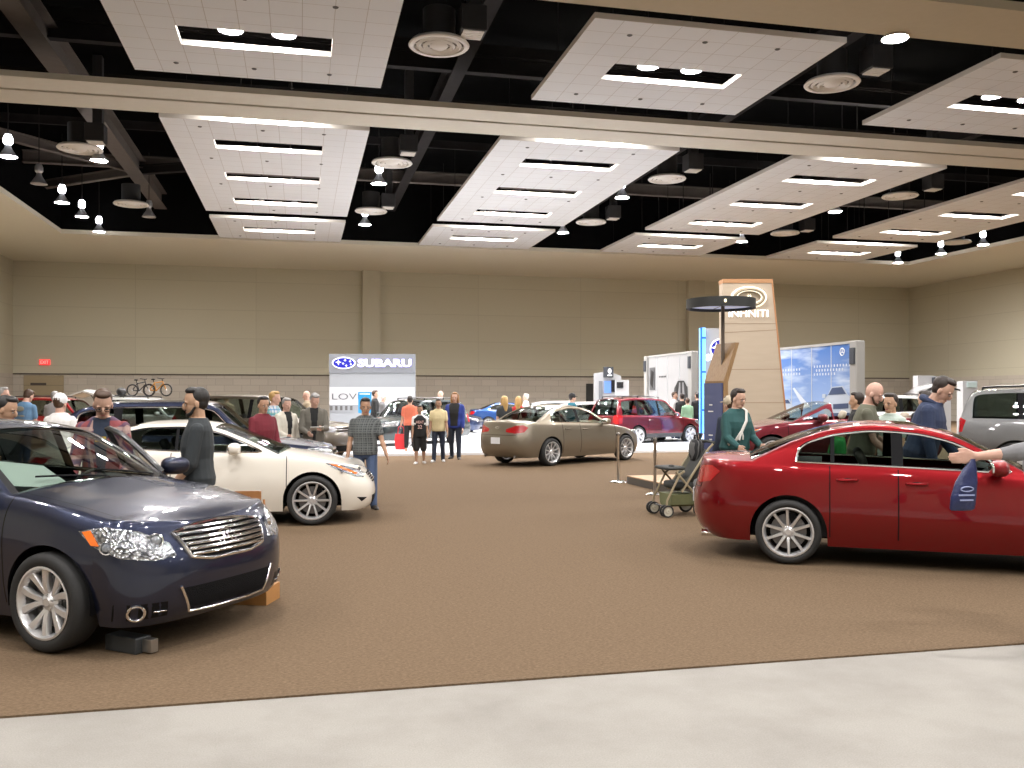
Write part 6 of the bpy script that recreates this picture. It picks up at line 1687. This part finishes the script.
b = MB(); b.tube([(-.1, 0, .6), (-.08, 0, .8), (0, 0, .86), (.08, 0, .8), (.1, 0, .6)], .014, 6); b.build('bag_handle', mat('bag_red', (.62, .02, .025), .5), r)
jr, jri = P_('boy in black sleeveless sports jersey over white sleeves and black shorts', 420, 23.9, 405.5, 275, skin='brown', hair='dark', top=('short', cloth('white_tee', (.72, .71, .70))), legs=('shorts', BLK), shoe=SH_W, vox=.011, legL=(-6, 8), legR=(8, 2))
b = MB(); h_ = jri['h']
for zz_, ww in ():
    pass
rows = []
for z, w_, d_ in ((.47, .115, .090), (.53, .122, .094), (.62, .112, .090), (.72, .120, .094), (.77, .116, .090), (.80, .085, .074), (.83, .052, .056)):
    rows.append([jri['sc'](Vector((d_ * math.cos(a), w_ * math.sin(a), z))) for a in np.linspace(0, 2 * PI, 21)[:-1]])
b.loft(rows); b.build('jersey', BLK, jr, smooth=60)
M_JL = mat('jersey_letters', (.62, .40, .36), .7)
for t, z, hh, ww in (('HEAT', .715, .07, .20), ('32', .635, .10, .11)):
    b = MB(); b.text(t, width=ww, height=hh, depth=.02, M=Matrix.Rotation(PI / 2, 4, 'Z') @ Matrix.Rotation(PI / 2, 4, 'X'), bold=.02); o = b.build('jersey_letters', M_JL, jr, smooth=0); o.location = jri['sc'](Vector((.099, 0, z)))
P_('boy in pale yellow T-shirt and jeans walking beside the boy in the jersey', 438.5, 24.6, 399, 268, skin='brown', hair='dark', top=('short', cloth('pale_yellow', (.62, .52, .30))), legs=('long', JEAND), shoe=SH_W, vox=.011, legL=(-4, 8), legR=(10, 2), armL=(8, 8, 15))
wm, wmi = P_('woman with long fair hair in black top and blue jacket beside the two boys', 455, 25.6, 392.5, 262, inner_w=.055, skin='light', hair='red', long_hair=.10, top=('jacket', cloth('royal_blue', (.02, .04, .24))), inner=BLK, legs=('long', JEAND), shoe=SH_D, vox=.011, legL=(5, 2), legR=(-6, 8), armR=(5, 6, 30))
P_('man in dark suit behind the bonnet of the graphite SUV', 375, 36, 390.5, 0, skin='light', hair='brown', top=('long', BLK), legs=('long', BLK), vox=.016)
P_('grey haired person in light grey top behind the graphite SUV', 383.5, 37.2, 395, 20, skin='pink', hair='white', top=('long', cloth('mid_grey', (.13, .13, .135))), legs=('long', JEANS), vox=.016, lean=14)
P_('bald headed visitor behind the roof of the graphite SUV', 441, 38.5, 391, 200, skin='pink', hair='white', bald=True, top=('short', cloth('mid_grey', (.13, .13, .135))), legs=('long', KHAKI), vox=.016)
P_('blond woman with long hair behind the beige sedan, left of two', 504.5, 27.6, 396, 110, skin='light', hair='blond', long_hair=.11, top=('short', CHARC), legs=('long', JEANS), vox=.014)
P_('blond woman in red top behind the beige sedan, right of two', 518.5, 27.9, 396.5, 80, skin='light', hair='blond', long_hair=.12, top=('short', cloth('bright_red', (.5, .03, .03))), legs=('long', JEANS), vox=.014)
P_('white haired visitor far behind the beige sedan roof', 526, 39, 394, 180, skin='pink', hair='white', top=('short', cloth('white_tee', (.72, .71, .70))), legs=('long', KHAKI), vox=.016)
P_('man in teal jacket and dark cap behind the beige sedan roof', 572, 30, 393.5, 20, skin='light', hair='dark', cap=BLK, top=('jacket', cloth('teal_jacket', (.015, .12, .17))), legs=('long', JEAND), vox=.013)
for px, Z, yt, fc, c, hr, lab in ((674.5, 36.8, 392, 330, 'white_tee', 'brown', 'man in white shirt before the white photo wall, left of the group'), (682, 36.2, 393.5, 95, 'black', 'dark', 'man in black jacket before the white photo wall'), (687.5, 35.7, 398, 100, 'mint', 'brown', 'small person in pale green top before the white photo wall'), (697.5, 36, 392.5, 110, 'black', 'dark', 'dark clothed person just left of the glowing blue strip')):
    P_(lab, px, Z, yt, fc, skin='light', hair=hr, top=('long', cloth(c, (.25, .42, .27) if c == 'mint' else (.72, .71, .70))), legs=('long', JEAND), vox=.016)
tl, tli = P_('man in dark green sweatshirt with white strap pushing the stroller', 739, 13.55, 389, 300, skin='light', hair='dark', beard=False, top=('long', cloth('spruce', (.018, .075, .075))), legs=('long', JEANS), shoe=SH_D, armL=(14, 10, 52, 24), armR=(16, 12, 46, 10), head=(10, 8), lean=3, vox=.008, build=1.16)
b = MB(); sc_, bd = tli['sc'], tli['bend']
b.tube([sc_(bd(Vector(p))) for p in ((-.01, .065, .846), (.048, .062, .828), (.096, .02, .75), (.102, -.03, .67), (.094, -.080, .60), (.05, -.122, .56))], .022, 8, flat=.35); b.build('shoulder_strap', mat('strap_white', (.60, .58, .54), .7), tl)
b = MB(); b.tube([sc_(bd(Vector(p))) for p in ((.105, -.035, .665), (.116, -.06, .63), (.114, -.065, .60))], .016, 6); b.tube([sc_(bd(Vector(p))) for p in ((.105, -.035, .665), (.12, -.035, .63), (.116, -.03, .605))], .014, 6); b.build('strap_knot', mat('strap_white', (.6, .58, .54), .7), tl)
P_('person in pale sun hat behind the man in green', 729.5, 15.0, 396.5, 120, skin='light', hair='brown', cap=mat('hat_straw', (.45, .38, .28), .8), top=('long', JEAND), legs=('long', JEAND), vox=.013)
bd_, bdi = P_('bald man in olive T-shirt behind the red sedan', 877, 11.9, 382.5, 338, skin='pink', hair='brown', bald=True, beard=True, top=('short', cloth('olive', (.115, .115, .08))), legs=('long', JEAND), shoe=SH_D, lean=8, head=(-8, 16), armL=(20, 8, 40), armR=(14, 6, 30), vox=.009, build=1.08)
P_('dark haired woman in pale top facing the bald man behind the red sedan', 890.5, 13.0, 393.5, 205, skin='tan', hair='dark', top=('short', cloth('seafoam', (.42, .50, .45))), legs=('long', JEAND), head=(8, 4), vox=.009)
P_('dark haired person farther back left of the bald man', 857, 15.4, 392.5, 150, skin='tan', hair='dark', top=('short', BLK), legs=('long', JEAND), vox=.013)
P_('short person in bright green shirt seen through the red sedan rear window', 842, 12.8, 421, 350, skin='light', hair='brown', top=('short', cloth('bright_green', (.03, .32, .07))), legs=('long', JEANS), shoe=SH_D, lean=12, vox=.011)
hd_, hdi = P_('man in navy hooded sweatshirt looking down into the red sedan', 949, 10.95, 378.5, 325, skin='light', hair='dark', top=('jacket', cloth('navy_hoodie', (.025, .038, .085))), legs=('long', KHAKI), shoe=SH_D, lean=14, head=(0, 24), armL=(14, 8, 20), armR=(2, 8, 12), vox=.008, build=1.06)
b = MB(); q = hdi['sc']; bb = hdi['bend']; pts = [q(bb(Vector((-.005 - .062 * math.cos(a), .060 * math.sin(a), .835 + .012 * math.cos(a))))) for a in np.linspace(-2.2, 2.2, 15)]
b.tube(pts, [.02 + .022 * math.sin(math.pi * i / 14) for i in range(15)], 10); b.build('hood_collar', cloth('navy_hoodie', (.025, .038, .085)), hd_)
P_('person in dark top with pink bag behind the man in navy hood', 925, 14.5, 391, 110, skin='light', hair='dark', top=('short', BLK), legs=('long', JEAND), vox=.013)
P_('blond visitor far back behind the dark blue crossover, left of two', 207.5, 29, 393, 280, skin='pink', hair='red', top=('short', cloth('white_tee', (.72, .71, .70))), legs=('long', JEANS), vox=.015)
P_('fair haired visitor far back behind the dark blue crossover, right of two', 226.5, 31, 394.5, 95, skin='light', hair='blond', top=('short', KHAKI), legs=('long', JEANS), vox=.015)
P_('white haired visitor behind the roof of the dark bronze SUV', 307, 29, 391, 200, skin='pink', hair='white', bald=True, top=('short', KHAKI), legs=('long', KHAKI), vox=.015)

# ---- the visitor past the right edge: only an arm and a bag reach into the picture
ZA = 7.35
ar, ari = P_('person in grey sleeve at the right edge reaching out with a blue bag', 1046, 6.5, 386, 178, skin='pink', hair='dark', top=('rolled', cloth('heather_grey', (.20, .20, .21))), legs=('long', JEANS), shoe=SH_D, armL=(78, -4, 6), armR=(-30, 4, 4), lean=5, legL=(-9, 0), legR=(-12, 0), vox=.009)
p = ari['J']['wriL'] + Vector((-.06, -.0, -.02))
r = empty('gift_bag', 'dark blue plastic bag with pale print hanging in front of the red sedan', 'bag', (p.x, p.y, p.z - .355), -YAW + math.radians(8)); r.scale = (.9, .9, .76)
def _bagm(nt, b, N, L):
    tc = N('ShaderNodeTexCoord'); n = N('ShaderNodeTexNoise', Scale=9., Detail=3.); L(tc.outputs['Object'], n.inputs['Vector'])
    cr = N('ShaderNodeValToRGB'); cr.color_ramp.elements[0].color = (.008, .012, .05, 1); cr.color_ramp.elements[1].color = (.03, .042, .14, 1); L(n.outputs['Fac'], cr.inputs[0]); L(cr.outputs[0], b.inputs['Base Color'])
    bp = N('ShaderNodeBump', Strength=.6, Distance=.03); L(n.outputs['Fac'], bp.inputs['Height']); L(bp.outputs[0], b.inputs['Normal']); b.inputs['Roughness'].default_value = .35
b = MB(); b.loft([[(cx + w_ * math.cos(a), d_ * math.sin(a), z) for a in np.linspace(0, 2 * PI, 17)[:-1]] for z, w_, d_, cx in ((0, .085, .02, -.06), (.015, .105, .035, -.055), (.12, .105, .045, -.045), (.26, .09, .04, -.02), (.38, .055, .03, .01), (.44, .025, .02, .03), (.47, .018, .016, .035))]); b.build('bag_body', node_mat('bag_blue', _bagm), r, smooth=70)
M_BP = mat('bag_print', (.30, .34, .55), .5)
b = MB(); b.tube([(-.045 + .05 * math.cos(a), -.047 - .004 * math.sin(a), .20 + .022 * math.sin(a)) for a in np.linspace(0, 2 * PI, 25)[:-1]], .006, 6, True); b.build('bag_emblem', M_BP, r)
for z, w_ in ((.145, .13), (.10, .11)): MB().box((-.05, -.048, z), (w_, .006, .014)).build('bag_lettering', M_BP, r, smooth=0)
